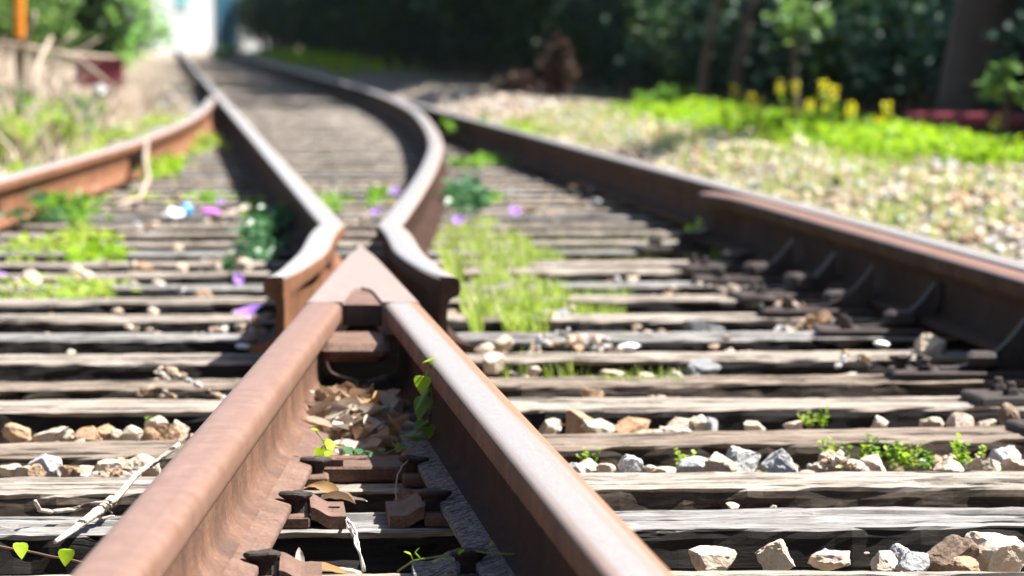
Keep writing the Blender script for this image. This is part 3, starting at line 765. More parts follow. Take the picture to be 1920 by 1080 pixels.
for i, (yc, o) in enumerate(ch):
    if i in (3, 9): continue
    y = sly(o, xF(yc) - .2); cr_ = chair(y, o, f'dark iron chair bolted down beside the check rail, {place[i] if i < 8 else ("ninth", "tenth", "eleventh", "twelfth")[i - 8] + " from the camera"}')
    cr_.rotation_euler.z += R.uniform(-.12, .12); cr_.location.x += R.uniform(-.03, .02); cr_.location.z -= R.uniform(0, .006)
    if i in (2, 5): spike(xF(y) - .118 - .30, sly(o, xF(y) - .4) + .02, .02, f'small spike in the timber beside the check rail chair, {place[i]}')

# ------------------------------------------------------------------ dry leaves, twigs, straw
def leaf_mesh(L, W, curl, bend, seed, n=9, m=6, tip=1.):
    mb = MB(); rr = random.Random(seed); V = []
    for i in range(n + 1):
        t_ = i / n; w = W * (math.sin(PI * min(1, t_ ** .8)) ** .75) * (1 - .25 * t_) + .0008
        for j in range(m + 1):
            s_ = j / m * 2 - 1; th = s_ * curl
            x = w * (math.sin(th) / curl if curl > .01 else s_); z = w * ((1 - math.cos(th)) / max(curl, .01))
            b = bend * (t_ - .3)
            V.append((x + .0015 * nz(t_ * 9, s_ * 4, seed), (t_ - .5) * L * math.cos(b), z + L * .5 * math.sin(b) * (t_ - .3) + .003 * nz(t_ * 6, s_ * 5, seed + 2)))
    mb.add(V, [(i * (m + 1) + j, i * (m + 1) + j + 1, (i + 1) * (m + 1) + j + 1, (i + 1) * (m + 1) + j) for i in range(n) for j in range(m)])
    return mb
LV = {}
for mname in ('dryleaf', 'dryleafpale', 'dryleafgold'):
    LV[mname] = [leaf_mesh(R.uniform(.055, .085), R.uniform(.013, .024), R.uniform(.3, 1.5), R.uniform(-1.3, 1.3), 20 + q).mesh('dry_leaf', mname, True) for q in range(6)]
def dleaf(loc, mname, lab, grp=None, sc_=1., rot=None):
    o = put('dry_leaf', LV[mname][R.randrange(6)], loc, rot or (R.uniform(-.7, .7), R.uniform(-.8, .8), R.uniform(0, 6.28)), sc_)
    return tag(o, lab, 'dry leaf', grp)
nm = {'dryleaf': 'brown', 'dryleafpale': 'pale bleached', 'dryleafgold': 'golden tan'}
for i in range(112):
    y = 6.42 + .56 * R.random(); lo, hi = xB(y) + .03, xA(y) - .03; x = R.uniform(lo, hi); t_ = (y - 6.4) / .56
    zmax = .012 + .05 * smst(0, .6, t_) * (1 - .5 * smst(.6, 1, (x - lo) / (hi - lo)))
    mname = R.choice(('dryleaf', 'dryleafpale', 'dryleafpale', 'dryleaf', 'dryleafgold'))
    lab = f'{nm[mname]} curled dry leaf in the heap below the crossing nose'
    dleaf((x, y, zmax * R.uniform(.45, 1.05)), mname, lab, f'{nm[mname]} leaves heaped below the nose', R.uniform(.85, 1.4))
# big curled leaves that read singly in the heap
for px, py, y, mname, lab, s_, rot in ((625, 742, 6.95, 'dryleafgold', 'large golden leaf curled up against the pink rail web', 1.35, (.5, .3, .9)), (590, 772, 6.85, 'dryleafpale', 'whitish crumpled leaf at the left of the leaf heap', 1.0, (.2, .5, 2.2)),
        (660, 805, 6.6, 'dryleaf', 'large brown cupped leaf at the front of the leaf heap', 1.45, (.25, -.2, 1.2)), (700, 830, 6.5, 'dryleafpale', 'long grey leaf lying across the front of the leaf heap', 1.4, (.1, .2, 2.0)),
        (745, 800, 6.62, 'dryleafpale', 'pale split leaf strip on the right of the leaf heap', 1.2, (.3, .1, .6)), (640, 760, 6.8, 'dryleafpale', 'white straw like leaf strip sloping up in the leaf heap', 1.2, (.4, .1, 2.4))):
    dleaf(atY(px, py, y), mname, lab, None, s_, rot)
for px, py, z, mname, s_, rot, lab in ((600, 912, .03, 'dryleafgold', .95, (.5, .4, 2.3), 'golden dry leaf standing behind the second left plate'), (625, 932, .02, 'dryleaf', 1., (.2, .1, 1.5), 'brown dry leaf on the sleeper between the front rails'), (655, 935, .015, 'dryleafpale', .8, (.1, .2, 1.3), 'pale dry leaf on the sleeper between the front rails'),
        (600, 1062, .01, 'dryleafgold', 1.1, (.3, .3, 1.7), 'golden brown crumpled leaf at the bottom between the front rails'), (560, 1050, .02, 'dryleafpale', .6, (.9, .2, .4), 'small pale leaf scrap at the bottom beside the left spike'), (635, 1072, .0, 'dryleafpale', .8, (.1, .1, 1.2), 'pale dry leaf at the bottom edge between the front rails'),
        (1515, 590, .0, 'dryleafgold', 1.4, (.4, .4, 1.), 'orange dry leaf at the sleeper end by the check rail')):
    dleaf(at(px, py, z), mname, lab, None, s_, rot)
def tubeobj(name, pts, rad, mat, lab, cat, n=6, parent=None):
    mb = MB(); mb.tube(pts, rad, n); o = mb.build(name, mat, parent, True)
    return tag(o, lab, cat) if lab else o
# twig on the left
root = empty('twig', at(215, 940, .03)); tag(root, 'dry forked twig leaning on the left side of the pink rail', 'twig'); o0 = Vector(root.location)
def sub(pts, rad, mat='twig', nm_='branch'):
    mb = MB(); 
    P = []
    for i in range(len(pts) - 1):
        for k in range(4):
            p = Vector(pts[i]).lerp(Vector(pts[i + 1]), k / 4); p += Vector((nz(p.x * 40, p.y * 40), nz(p.y * 40, p.z * 40), nz(p.z * 40, p.x * 40))) * .003; P.append(p - o0)
    P.append(Vector(pts[-1]) - o0)
    r = [lerp(rad[0], rad[1], i / (len(P) - 1)) for i in range(len(P))]
    mb.tube(P, r, 7); return mb.build(nm_, mat, root, True)
sub([at(335, 832, .085), at(290, 868, .06), at(252, 892, .045), at(215, 935, .035), at(200, 942, .032)], (.0035, .0055), 'twig', 'stem')
sub([at(212, 937, .032), at(180, 962, .022), at(140, 990, .012), at(104, 1016, .006)], (.0085, .0035))
sub([at(200, 942, .03), at(150, 950, .022), at(95, 962, .016), at(75, 955, .025), at(66, 940, .04)], (.0035, .003))
sub([at(175, 962, .022), at(190, 972, .012), at(215, 968, .014)], (.003, .0015))
sub([at(198, 944, .03), at(204, 955, .015), at(210, 962, .008)], (.002, .001))
# bleached straw in the middle
root = empty('straw', at(655, 1000, 0)); tag(root, 'bleached split straw stalk hanging over the sleeper edge between front rails', 'straw'); o0 = Vector(root.location)
sub([at(647, 972, .012), at(653, 992, .016), at(664, 1006, .012), at(672, 1030, .0), at(684, 1072, -.03)], (.0022, .0016), 'strawwhite', 'stalk')
sub([at(647, 972, .012), at(660, 986, .022), at(670, 1000, .018), at(674, 1030, .003), at(680, 1074, -.03)], (.0018, .0013), 'strawwhite', 'stalk')
root = empty('straw', at(742, 900, 0)); tag(root, 'thin curved grass stalk arching over the throat plate between front rails', 'straw'); o0 = Vector(root.location)
sub([at(775, 858, .03), at(757, 868, .05), at(744, 890, .05), at(741, 920, .03), at(745, 948, .01)], (.0011, .0009), 'straw', 'stalk')
sub([at(783, 850, .03), at(774, 862, .035), at(773, 872, .02)], (.001, .0008), 'straw', 'stalk')
# plate across the throat under the leaves
mb = MB(); mb.box((0, 0, 0), (.118, .085, .012), 0, 0, .004); mb.box((-.07, -.075, .016), (.035, .006, .006), 0)
pc = at(690, 873, .02); tag(mb.build('throat_plate', 'plate', None, False, (pc.x, pc.y, .0155)), 'wide flat rusty plate across the gap between the front rails before the leaf heap', 'plate')

# ------------------------------------------------------------------ green plants
def leafshape(L, W, kind, seed=0, cup=.25):
    pts = []
    if kind == 'heart':
        o = [(0, -.02), (.22, -.16), (.45, -.08), (.52, .14), (.42, .42), (.22, .72), (0, 1.0)]
    elif kind == 'oval': o = [(0, 0), (.25, .12), (.42, .35), (.42, .6), (.25, .85), (0, 1.)]
    else: o = [(0, 0), (.14, .2), (.2, .45), (.14, .75), (0, 1.)]
    V = []; n = len(o)
    for x, y in o: V.append((0, y * L, -.02 * L * math.sin(y * 5)))
    for x, y in o: V.append((x * W, y * L, cup * abs(x) * W))
    for x, y in o: V.append((-x * W, y * L, cup * abs(x) * W))
    fs = []
    for i in range(n - 1):
        fs += [(i, n + i, n + i + 1, i + 1), (i, i + 1, 2 * n + i + 1, 2 * n + i)]
    return V, fs
def orient(d, roll=0., up=None):
    d = Vector(d).normalized(); u = Vector(up or (0, 0, 1))
    x = d.cross(u)
    if x.length < 1e-3: x = Vector((1, 0, 0))
    x.normalize(); z = x.cross(d); m = Matrix((x, d, z)).transposed(); return m @ Matrix.Rotation(roll, 3, 'Y')
def addleaf(mb, p, d, L, W, kind, mi=0, roll=0., cup=.25):
    V, fs = leafshape(L, W, kind, 0, cup); m = orient(d, roll); mb.add([m @ Vector(v) + Vector(p) for v in V], fs, mi)
def vine(lab, stem, rad, leaves, mat, stemmat='stem', cat='vine', kind='heart', lime=0):
    root = empty('vine', stem[0]); o0 = Vector(stem[0]); tag(root, lab, cat)
    mb = MB(); P = []
    for i in range(len(stem) - 1):
        for k in range(4): P.append(Vector(stem[i]).lerp(Vector(stem[i + 1]), k / 4) - o0 + Vector((nz(i + k * .3, 2.), nz(i + k * .3, 5.), nz(i + k * .3, 9.))) * .003)
    P.append(Vector(stem[-1]) - o0); mb.tube(P, rad, 6); mb.build('stem', stemmat, root, True)
    for q_, (p, d, L) in enumerate(leaves):
        mb = MB(); addleaf(mb, (0, 0, 0), d, L, L * 1.05, kind, 0, R.uniform(-.3, .3))
        near_ = min(P, key=lambda q: (q + o0 - Vector(p)).length)
        mb.tube([near_ - (Vector(p) - o0), Vector((0, 0, 0))], rad * .6, 4)
        o = mb.build('leaf', 'heart' if q_ < lime else mat, root, True, Vector(p) - o0)
    return root
A_ = lambda px, py, Y: atY(px, py, Y)
vine('trailing vine with two lime heart leaves in the bottom left corner', [A_(-30, 1018, 5.25), A_(40, 1032, 5.24), A_(100, 1044, 5.22), A_(170, 1058, 5.2)], .0016,
     [(A_(37, 1022, 5.22), (.15, -.35, -.8), .020), (A_(126, 1034, 5.2), (-.1, -.4, -.9), .021)], 'heart', 'stembrown')
vine('thin vine shoot with tiny lime leaves at the bottom between front rails', [A_(745, 1072, 4.95), A_(775, 1052, 4.93), A_(830, 1042, 4.92), A_(895, 1034, 4.9), A_(960, 1040, 4.88), A_(990, 1032, 4.87), A_(1002, 1008, 4.86)], .0013,
     [(A_(770, 1040, 4.92), (-.6, -.2, .3), .010), (A_(778, 1036, 4.92), (.5, -.2, .5), .009), (A_(826, 1046, 4.9), (.7, -.3, -.2), .011), (A_(822, 1050, 4.9), (-.6, -.3, -.3), .009), (A_(862, 1040, 4.9), (.3, -.4, .5), .011), (A_(920, 1024, 4.9), (.2, -.3, .6), .008)], 'heart', 'stem', 'vine', 'oval')
vine('green heart leaved vine climbing the web of the shiny rail above the leaf heap', [A_(765, 845, 6.4), A_(790, 815, 6.4), A_(806, 785, 6.36), A_(812, 750, 6.3), A_(806, 710, 6.24), A_(806, 680, 6.2)], .0016,
     [(A_(812, 674, 6.18), (-.8, -.3, -.25), .020), (A_(794, 710, 6.2), (-.15, -.3, -.9), .026), (A_(804, 735, 6.22), (-.6, -.3, -.9), .040), (A_(797, 750, 6.24), (-.3, -.3, -1.), .036), (A_(812, 762, 6.3), (-.9, -.3, -.1), .018), (A_(795, 790, 6.33), (-.5, -.4, -.4), .024), (A_(802, 800, 6.33), (.1, -.4, -.8), .022), (A_(780, 812, 6.36), (-.7, -.4, -.2), .022), (A_(786, 822, 6.36), (-.2, -.5, -.6), .020), (A_(765, 820, 6.38), (-.7, -.4, .1), .018), (A_(755, 835, 6.38), (-.3, -.4, -.3), .020), (A_(808, 815, 6.36), (.2, -.4, -.4), .02), (A_(790, 778, 6.33), (-.8, -.3, .2), .017)], 'vine', 'stem', lime=2)
vine('small lime seedling with round leaves beside the left spike near the leaf heap', [A_(615, 850, 6.1), A_(608, 832, 6.1), A_(598, 815, 6.1), A_(592, 808, 6.1)], .0012,
     [(A_(596, 808, 6.1), (-.6, -.2, .25), .012), (A_(612, 822, 6.09), (.35, -.3, -.8), .022), (A_(604, 838, 6.08), (-.3, -.5, -.7), .020), (A_(618, 846, 6.08), (-.2, -.6, -.3), .016), (A_(622, 836, 6.1), (.8, -.3, -.1), .014)], 'heart', 'stem', 'seedling', 'oval')
vine('row of dark oval leaves creeping along the front of the leaf heap', [A_(640, 850, 6.2), A_(680, 852, 6.2), A_(720, 852, 6.22), A_(755, 838, 6.24)], .001,
     [(A_(645, 838, 6.18), (.5, -.4, -.4), .022), (A_(665, 842, 6.18), (.5, -.4, -.3), .018), (A_(685, 845, 6.18), (.4, -.5, -.4), .018), (A_(722, 842, 6.2), (-.5, -.5, -.1), .014), (A_(752, 832, 6.22), (.6, -.4, -.1), .018)], 'vinedark', 'stem', 'vine', 'oval')

def blades(n, pick, hmin, hmax, mat, name, seed, w=.003, lean=.5, label=None, cat=None, kind='stuff'):
    rr = random.Random(seed); mb = MB()
    for _ in range(n):
        p = None
        while p is None: p = pick(rr)
        x, Y, z = p; h = rr.uniform(hmin, hmax); th = rr.uniform(0, 6.28); d = Vector((math.cos(th), math.sin(th), 0)); ln = rr.uniform(.1, lean) * h; ww = w * rr.uniform(.6, 1.3)
        sd = Vector((-d.y, d.x, 0)); V = []
        for k in range(4):
            t_ = k / 3; c = Vector((x, Y, z)) + d * ln * t_ * t_ + Vector((0, 0, h * (t_ - .15 * t_ * t_))); V += [c - sd * ww * (1 - t_ * .9), c + sd * ww * (1 - t_ * .9)]
        mb.add(V, [(0, 1, 3, 2), (2, 3, 5, 4), (4, 5, 7, 6)])
    o = mb.build(name, mat, None, True)
    if kind == 'stuff': tag(o, kind='stuff')
    else: tag(o, label, cat)
    return o
def patch(poly, zb=-.05, clump=0.):
    """random points in a photo-traced patch of ground"""
    xs = [p[0] for p in poly]; ys = [p[1] for p in poly]
    def pick(rr):
        px, py = rr.uniform(min(xs), max(xs)), rr.uniform(min(ys), max(ys)); c = False
        for i in range(len(poly)):
            x1, y1 = poly[i]; x2, y2 = poly[i - 1]
            if (y1 > py) != (y2 > py) and px < (x2 - x1) * (py - y1) / (y2 - y1) + x1: c = not c
        if not c: return None
        g = at(px, py, zb)
        if clump and nz(g.x * 14, g.y * 3.5, 4.) < clump * rr.random() - .1: return None
        return g.x, g.y, zb
    return pick
blades(6000, patch([(805, 480), (850, 420), (930, 430), (990, 470), (1060, 500), (960, 535), (1080, 575), (1010, 640), (890, 640), (850, 560), (830, 500)], -.03, .45), .025, .075, 'grass', 'grass', 5, .0048)
blades(500, patch([(815, 470), (870, 440), (985, 500), (1040, 590), (985, 640), (880, 632), (830, 500)], -.05, .3), .04, .13, 'straw', 'grass', 15, .003)
blades(2000, patch([(985, 545), (1190, 570), (1170, 610), (960, 640), (940, 600)]), .04, .07, 'grass', 'grass', 6, .0025)
blades(260, patch([(1120, 748), (1285, 740), (1285, 758), (1120, 762)]), .05, .08, 'grass', 'grass', 7, .0022)
blades(120, patch([(935, 700), (1100, 700), (1100, 730), (935, 730)]), .04, .075, 'grass', 'grass', 8, .002)
blades(600, patch([(940, 455), (1320, 455), (1330, 520), (940, 520)]), .04, .07, 'grass', 'grass', 9, .003)
# weeds: sprigs with small round leaves, one thing each
def sprig_mesh(seed, h, nl, L, kind='oval', mats=('lush', 'stem'), br=1):
    rr = random.Random(seed); mb = MB()
    for b_ in range(br):
        th = rr.uniform(0, 6.28); top = Vector((math.cos(th) * h * rr.uniform(.1, .55), math.sin(th) * h * rr.uniform(.1, .55), h * rr.uniform(.5, 1.05)))
        pts = [Vector((0, 0, 0)).lerp(top, k / 4) + Vector((nz(k, seed), nz(k, seed + 3), 0)) * h * .05 for k in range(5)]
        mb.tube(pts, [h * .012] * 4 + [h * .006], 4, 1)
        for k in range(nl):
            t_ = .2 + .8 * (k + rr.random()) / nl; p = pts[0].lerp(top, t_); a = rr.uniform(0, 6.28)
            addleaf(mb, p, (math.cos(a), math.sin(a), rr.uniform(.0, .9)), L * rr.uniform(.6, 1.1), L * .9, kind, 0, rr.uniform(-.5, .5))
    return mb.mesh('weed', mats)
SPR = [sprig_mesh(q, .05, 9, .0105, 'oval', (('lush', 'grass', 'vine')[q % 3], 'stem'), 4) for q in range(7)]
wh = ['leftmost', 'second', 'third', 'fourth', 'fifth', 'sixth', 'seventh', 'eighth', 'ninth', 'tenth', 'eleventh', 'twelfth']
for i, (px, py, s_) in enumerate([(1540, 884, 1.25), (1570, 886, 1.15), (1590, 884, .8), (1612, 884, 1.1), (1634, 884, 1.25), (1656, 885, 1.3), (1680, 885, 1.1), (1702, 886, 1.2), (1722, 886, 1.1), (1744, 886, .95), (1806, 884, 1.2), (1834, 884, 1.2)]):
    g = at(px, py, -.03); tag(put('weed', SPR[i % 7], (g.x, g.y + .04, -.035), (0, 0, R.random() * 6), s_ * .95), f'{wh[i]} small leafy green weed of the row behind the third sleeper' if i == 0 else f'{wh[i]} small leafy green weed from the left in the row behind the third sleeper', 'weed', 'weeds behind the third sleeper')
for px, py, s_, lab in ((1278, 886, 1.1, 'single upright weed with reddish tip behind the third sleeper'), (1110, 884, .9, 'small weed just right of the shiny rail'), (1520, 804, .9, 'tiny weed pair behind the fourth sleeper'), (1545, 802, .85, 'tiny weed beside the pair behind the fourth sleeper'), (1415, 888, .6, 'low weed at the foot of the bluish grey rubble'),
        (270, 812, .7, 'tiny green shoot among stones left of the pink rail'), (1465, 550, .9, 'bright green weed by the check rail at the tenth sleeper'), (1170, 658, .8, 'tiny green tuft in front of the seventh sleeper')):
    g = at(px, py, -.03); tag(put('weed', SPR[R.randrange(7)], (g.x, g.y + .03, -.035), (0, 0, R.random() * 6), s_), lab, 'weed')

def bush_mesh(seed, n, rx, ry, rz, L, W, kind, mats, clumps=18, hollow=.45, zlow=0., stems=0, droop=0.):
    rr = random.Random(seed); mb = MB(); cl = []
    for _ in range(clumps):
        a, b = rr.uniform(0, 2 * PI), rr.uniform(-.5, 1.); r = rr.uniform(hollow, 1.)
        cl.append((Vector((math.cos(a) * math.sqrt(max(0, 1 - b * b)) * rx * r, math.sin(a) * math.sqrt(max(0, 1 - b * b)) * ry * r, rz * (.5 + .5 * b * r))), rr.uniform(.18, .38)))
    for _ in range(n):
        c, s_ = cl[rr.randrange(clumps)]
        p = c + Vector((rr.gauss(0, 1) * rx, rr.gauss(0, 1) * ry, rr.gauss(0, 1) * rz * .6)) * s_ * .55
        if p.z < zlow: p.z = zlow + rr.random() * .1 * rz
        d = Vector((rr.gauss(0, 1), rr.gauss(0, 1), rr.gauss(0, .6) - droop)); addleaf(mb, p, d, L * rr.uniform(.6, 1.2), W * rr.uniform(.7, 1.1), kind, 0, rr.uniform(-1, 1))
    return mb
def limbs(seed, h, r, spread, n=7, lean=(0, 0), seg=6, pw=1.5):
    rr = random.Random(seed); mb = MB(); top = Vector((lean[0], lean[1], h)); pts = []
    for k in range(seg + 1):
        t_ = k / seg; pts.append(Vector((lean[0] * t_ ** pw, lean[1] * t_ ** pw, h * t_)) + Vector((nz(t_ * 3, seed), nz(t_ * 3, seed + 4), 0)) * r * 1.2)
    rad = [r * (1.35 if k == 0 else 1) * (1 - .75 * k / seg) for k in range(seg + 1)]
    mb.tube(pts, rad, 10)
    for i in range(n):
        t_ = rr.uniform(.35, .95); b = pts[int(t_ * seg)]; a = rr.uniform(0, 6.28); L = spread * rr.uniform(.6, 1.1)
        e = b + Vector((math.cos(a) * L, math.sin(a) * L, L * rr.uniform(.2, .9))); m_ = b.lerp(e, .5) + Vector((0, 0, L * .1))
        rb = r * (1 - .75 * t_) * .55; mb.tube([b, m_, e], [rb, rb * .7, rb * .25], 6)
    return mb
# creepers beside the wing rails
def creeper(name, lab, cx, Y, z, rx, ry, rz, n, mats, L=.03, seed=1, cat='plant'):
    root = empty(name, (cx, Y, z)); tag(root, lab, cat)
    bush_mesh(seed, n, rx, ry, rz, L, L * .9, 'heart', mats, 14, .2).build('foliage', mats, root)
    mb = MB(); rr = random.Random(seed)
    for _ in range(6):
        a = rr.uniform(0, 6.28); mb.tube([(0, 0, -.02), (math.cos(a) * rx * .4, math.sin(a) * ry * .4, rz * .5), (math.cos(a) * rx * .8, math.sin(a) * ry * .8, rz * .8)], .003, 4)
    mb.build('stem', 'stem', root); return root
g = at(512, 486, -.05); creeper('creeping_plant', 'dark green heart leaved creeper left of the left wing rail', g.x, g.y + .6, -.06, .13, 2.2, .14, 800, 'vinedark', .036, 3)
g = at(500, 470, -.05); creeper('creeping_plant', 'lighter green creeper tangled behind the dark one at the left wing rail', g.x - .02, g.y + 1.6, -.06, .16, 2.0, .13, 520, 'vine', .036, 4)
g = at(870, 415, -.05); creeper('creeping_plant', 'green creeper with purple flowers right of the S shaped rail', g.x, g.y + .4, -.06, .11, .9, .16, 600, 'vinedark', .036, 5)
g = at(900, 400, -.05); creeper('creeping_plant', 'low green creeper spreading over sleepers right of the S shaped rail', g.x, g.y + .3, -.06, .15, .5, .08, 140, 'vine', .034, 6)
g = at(690, 425, -.05); creeper('creeping_plant', 'little creeper growing in the gap between the two wing rail knees', g.x, g.y + 1.2, -.04, .07, .5, .12, 90, 'vine', .03, 7)
for i, (px, py, rx, ry, rz, n, mt, lab) in enumerate([
    (90, 585, .2, .4, .07, 420, 'grass', 'low yellow green weed patch at the left edge beside the tenth sleeper'),
    (70, 500, .2, .8, .09, 460, 'grass', 'light green weed patch at the left under a purple flower'),
    (160, 520, .13, .5, .09, 260, 'lush', 'pale leafy weed left of the wing rail among stones'),
    (25, 450, .14, .9, .15, 340, 'vinedark', 'broad leaved bluish green plant at the left edge'),
    (110, 440, .16, .7, .13, 300, 'vine', 'leafy green plant at the foot of the orange rail'),
    (190, 360, .3, 1.0, .15, 300, 'grass', 'yellow green weed beneath the orange rail'),
    (235, 350, .22, 1.2, .14, 280, 'lush', 'bright green weed beneath the bend of the orange rail'),
    (360, 300, .2, 1.2, .09, 200, 'grass', 'bright weed in the wedge where orange and straight rails meet'),
    (75, 372, .2, .6, .17, 200, 'grass', 'upright yellow green weed in front of the orange rail near the left edge'),
    (290, 395, .3, .5, .05, 160, 'grass', 'low weed around the blue cap'),
    (400, 400, .15, .5, .06, 100, 'vine', 'low weed around the magenta scrap'),
    (880, 280, .2, 2.2, .16, 340, 'vine', 'dark leafy plant between the S shaped rail and dark outer rail'),
    (960, 290, .16, 2.4, .14, 260, 'lush', 'bright leafy plant hugging the inside of the dark outer rail'),
    (905, 330, .2, 1.5, .06, 140, 'vine', 'low leafy plant on the sleepers beside the S shaped rail'),
    (1330, 500, .06, .7, .1, 90, 'vine', 'small plant at the end of the twelfth sleeper by the check rail'),
    (60, 320, .35, 1.3, .12, 200, 'grass', 'tall yellow green weed behind the orange rail at the left edge'),
    (160, 290, .35, 1.5, .10, 190, 'grass', 'pale sunlit leafy weed behind the orange rail'),
    (260, 250, .3, 2., .08, 130, 'grass', 'small sunlit weed behind the bend of the orange rail')]):
    g = at(px, py, -.05); creeper('weed', lab, g.x, g.y + ry * .5, -.05 if py > 340 else zg(g.x, g.y), rx, ry, rz, n, mt, .03 if py > 400 else .045, 20 + i, 'weed')
# morning glories
def flower_mesh(r):
    mb = MB(); n = 20; V = []
    pr = [(.06, -.75), (.16, -.55), (.32, -.3), (.62, -.08), (1., .05)]
    for k, (q, z) in enumerate(pr):
        for j in range(n):
            th = 2 * PI * j / n; w = 1 + (.08 * math.cos(5 * th) if k == len(pr) - 1 else 0); V.append((math.cos(th) * q * r * w, math.sin(th) * q * r * w, z * r))
    fs = [(i * n + j, i * n + (j + 1) % n, (i + 1) * n + (j + 1) % n, (i + 1) * n + j) for i in range(len(pr) - 1) for j in range(n)]
    mi = [1] * (n * 2) + [0] * (n * 2); mb.add(V, fs); mb.mi = mi; return mb.mesh('petals', ('purple', 'pinkp'), True)
FL = flower_mesh(.028)
st = MB(); st.tube([(0, 0, -.02), (.004, 0, -.045), (.0, .01, -.085)], .002, 5); STM = st.mesh('stem', 'stem')
for px, py, Y, s_, rot, lab in ((466, 580, 9.0, 1.25, (.12, -.25, 0), 'violet trumpet flower hanging by the rail web near the left wing end'), (80, 466, 12.8, 1.3, (.15, -.2, 0), 'violet flower standing at the left among weeds'), (447, 522, 11., .55, (1.2, .2, .4), 'small pink flower left of the left wing rail'),
        (738, 357, 17., .9, (.5, .1, 0), 'purple flower between the two wing rails touching the S shaped rail'), (706, 395, 14.5, .75, (.5, -.3, 0), 'pale lilac flower in the gap above the crossing nose'), (860, 412, 14.2, .8, (.7, .1, 0), 'violet flower right of the S shaped rail knee'), (966, 395, 15, .8, (.6, .2, 0), 'dull violet flower lying on the sleepers right of the creeper'),
        (893, 360, 17., .7, (.6, 0, 0), 'small purple flower high in the creeper right of the S shaped rail'), (489, 360, 17, .7, (.6, 0, 0), 'lilac flower in the creeper left of the straight rail'), (145, 213, 27, 1.2, (.9, 0, 0), 'distant lilac flower in the dry grass left of the orange rail'), (2, 520, 11.5, .9, (.5, .3, 0), 'purple flower cut by the left edge'), (8, 552, 10.8, .7, (.7, .4, 0), 'small purple flower low at the left edge'), (415, 378, 16.5, .6, (.7, .4, 0), 'tiny pink flower near the magenta scrap')):
    p = atY(px, py, Y); root = empty('flower', p); root.rotation_euler = rot; root.scale = (s_,) * 3; tag(root, lab, 'flower', 'purple morning glory flowers')
    put('petals', FL, parent=root); put('stem', STM, parent=root)
# litter
g = at(345, 408, .0); mb = MB(); mb.lathe([(.018, -.0), (.019, .004), (.019, .026), (.015, .030), (.004, .031)], (0, 0, 0), 18); o = mb.build('bottle_cap', 'bluecap', None, True, (g.x, g.y, .022)); o.scale = (1.25,) * 3; o.rotation_euler = (1.2, 0, .5); tag(o, 'bright blue bottle cap on a sleeper left of the straight rail', 'bottle cap')
g = at(325, 410, .0); tag(put('paper_scrap', rock_mesh(3, 'whitelit', 3), (g.x, g.y, .02), (.2, .1, .4), (.045, .03, .024)), 'crumpled white paper scrap touching the blue bottle cap', 'litter')
g = at(400, 408, .0); tag(put('wrapper', rock_mesh(5, 'magenta', 3), (g.x, g.y, .016), (.1, .2, .2), (.05, .035, .02)), 'magenta crumpled wrapper right of the blue bottle cap', 'litter')
g = at(470, 470, .0); 
for px, py, w_, lab in ((1655, 655, .022, 'bluish white paper scrap lying on the seventh sleeper'), (1180, 660, .03, 'small white plastic scrap under the seventh sleeper edge'), (458, 660, .02, 'small white scrap beside the pink rail at the seventh sleeper'), (1540, 545, .025, 'pale blue scrap at the check rail chair')):
    g = at(px, py, 0); tag(put('paper_scrap', rock_mesh(int(w_ * 200) % 9, 'whitelit', 3), (g.x, g.y, .012), (.1, .1, .5), (w_, w_ * .6, w_ * .3)), lab, 'litter')
g = at(430, 400, 0); tubeobj('stick', [at(395, 412, .01), at(430, 402, .03), at(465, 388, .05)], [.012, .014, .008], 'twig', 'pale stick beside the magenta wrapper', 'stick')
tubeobj('stick', [at(275, 262, .17), at(272, 300, .14), at(278, 335, .06), at(262, 372, .03), at(215, 385, .02)], [.012, .012, .012, .010, .008], 'straw', 'pale bent stalk leaning over the orange rail', 'stick')

# ------------------------------------------------------------------ right bank: weeds, mustard, sapling
def pick_lush(rr):
    Y = rr.uniform(17.2, 28.5); u = rr.gauss(3.08, .17)
    x = xA(Y) + u
    if nz(x * 3.2, Y * 1.1, 3) < -.08 - .25 * rr.random(): return None
    return x, Y, zg(x, Y) - .01 + max(0., nz(x * 2.5, Y * 1.4, 8)) * .07
def leafstuff(n, pick, smin, smax, hmax, mats, name, seed, kind='oval'):
    rr = random.Random(seed); mb = MB()
    for _ in range(n):
        p = pick(rr)
        if p is None: continue
        a = rr.uniform(0, 6.28); hh = rr.random() * hmax
        addleaf(mb, (p[0], p[1], p[2] + hh), (math.cos(a), math.sin(a), rr.uniform(-.1, .9)), rr.uniform(smin, smax), rr.uniform(smin, smax) * .8, kind, rr.randrange(len(mats)), rr.uniform(-.6, .6))
    o = mb.build(name, mats); tag(o, kind='stuff'); return o
leafstuff(9000, pick_lush, .03, .06, .12, ('lush',), 'undergrowth', 31)
blades(900, pick_lush, .06, .15, 'lush', 'grass', 32, .005)
def pick_bankgrass(rr):
    Y = rr.uniform(8, 30); u = rr.gauss(2.3, .35)
    if u < 1.75: return None
    x = xA(Y) + u
    if nz(x * 2.6, Y * 1.2, 5) < -.05: return None
    return x, Y, zg(x, Y)
blades(5000, pick_bankgrass, .03, .12, 'grass', 'grass', 33, .004)
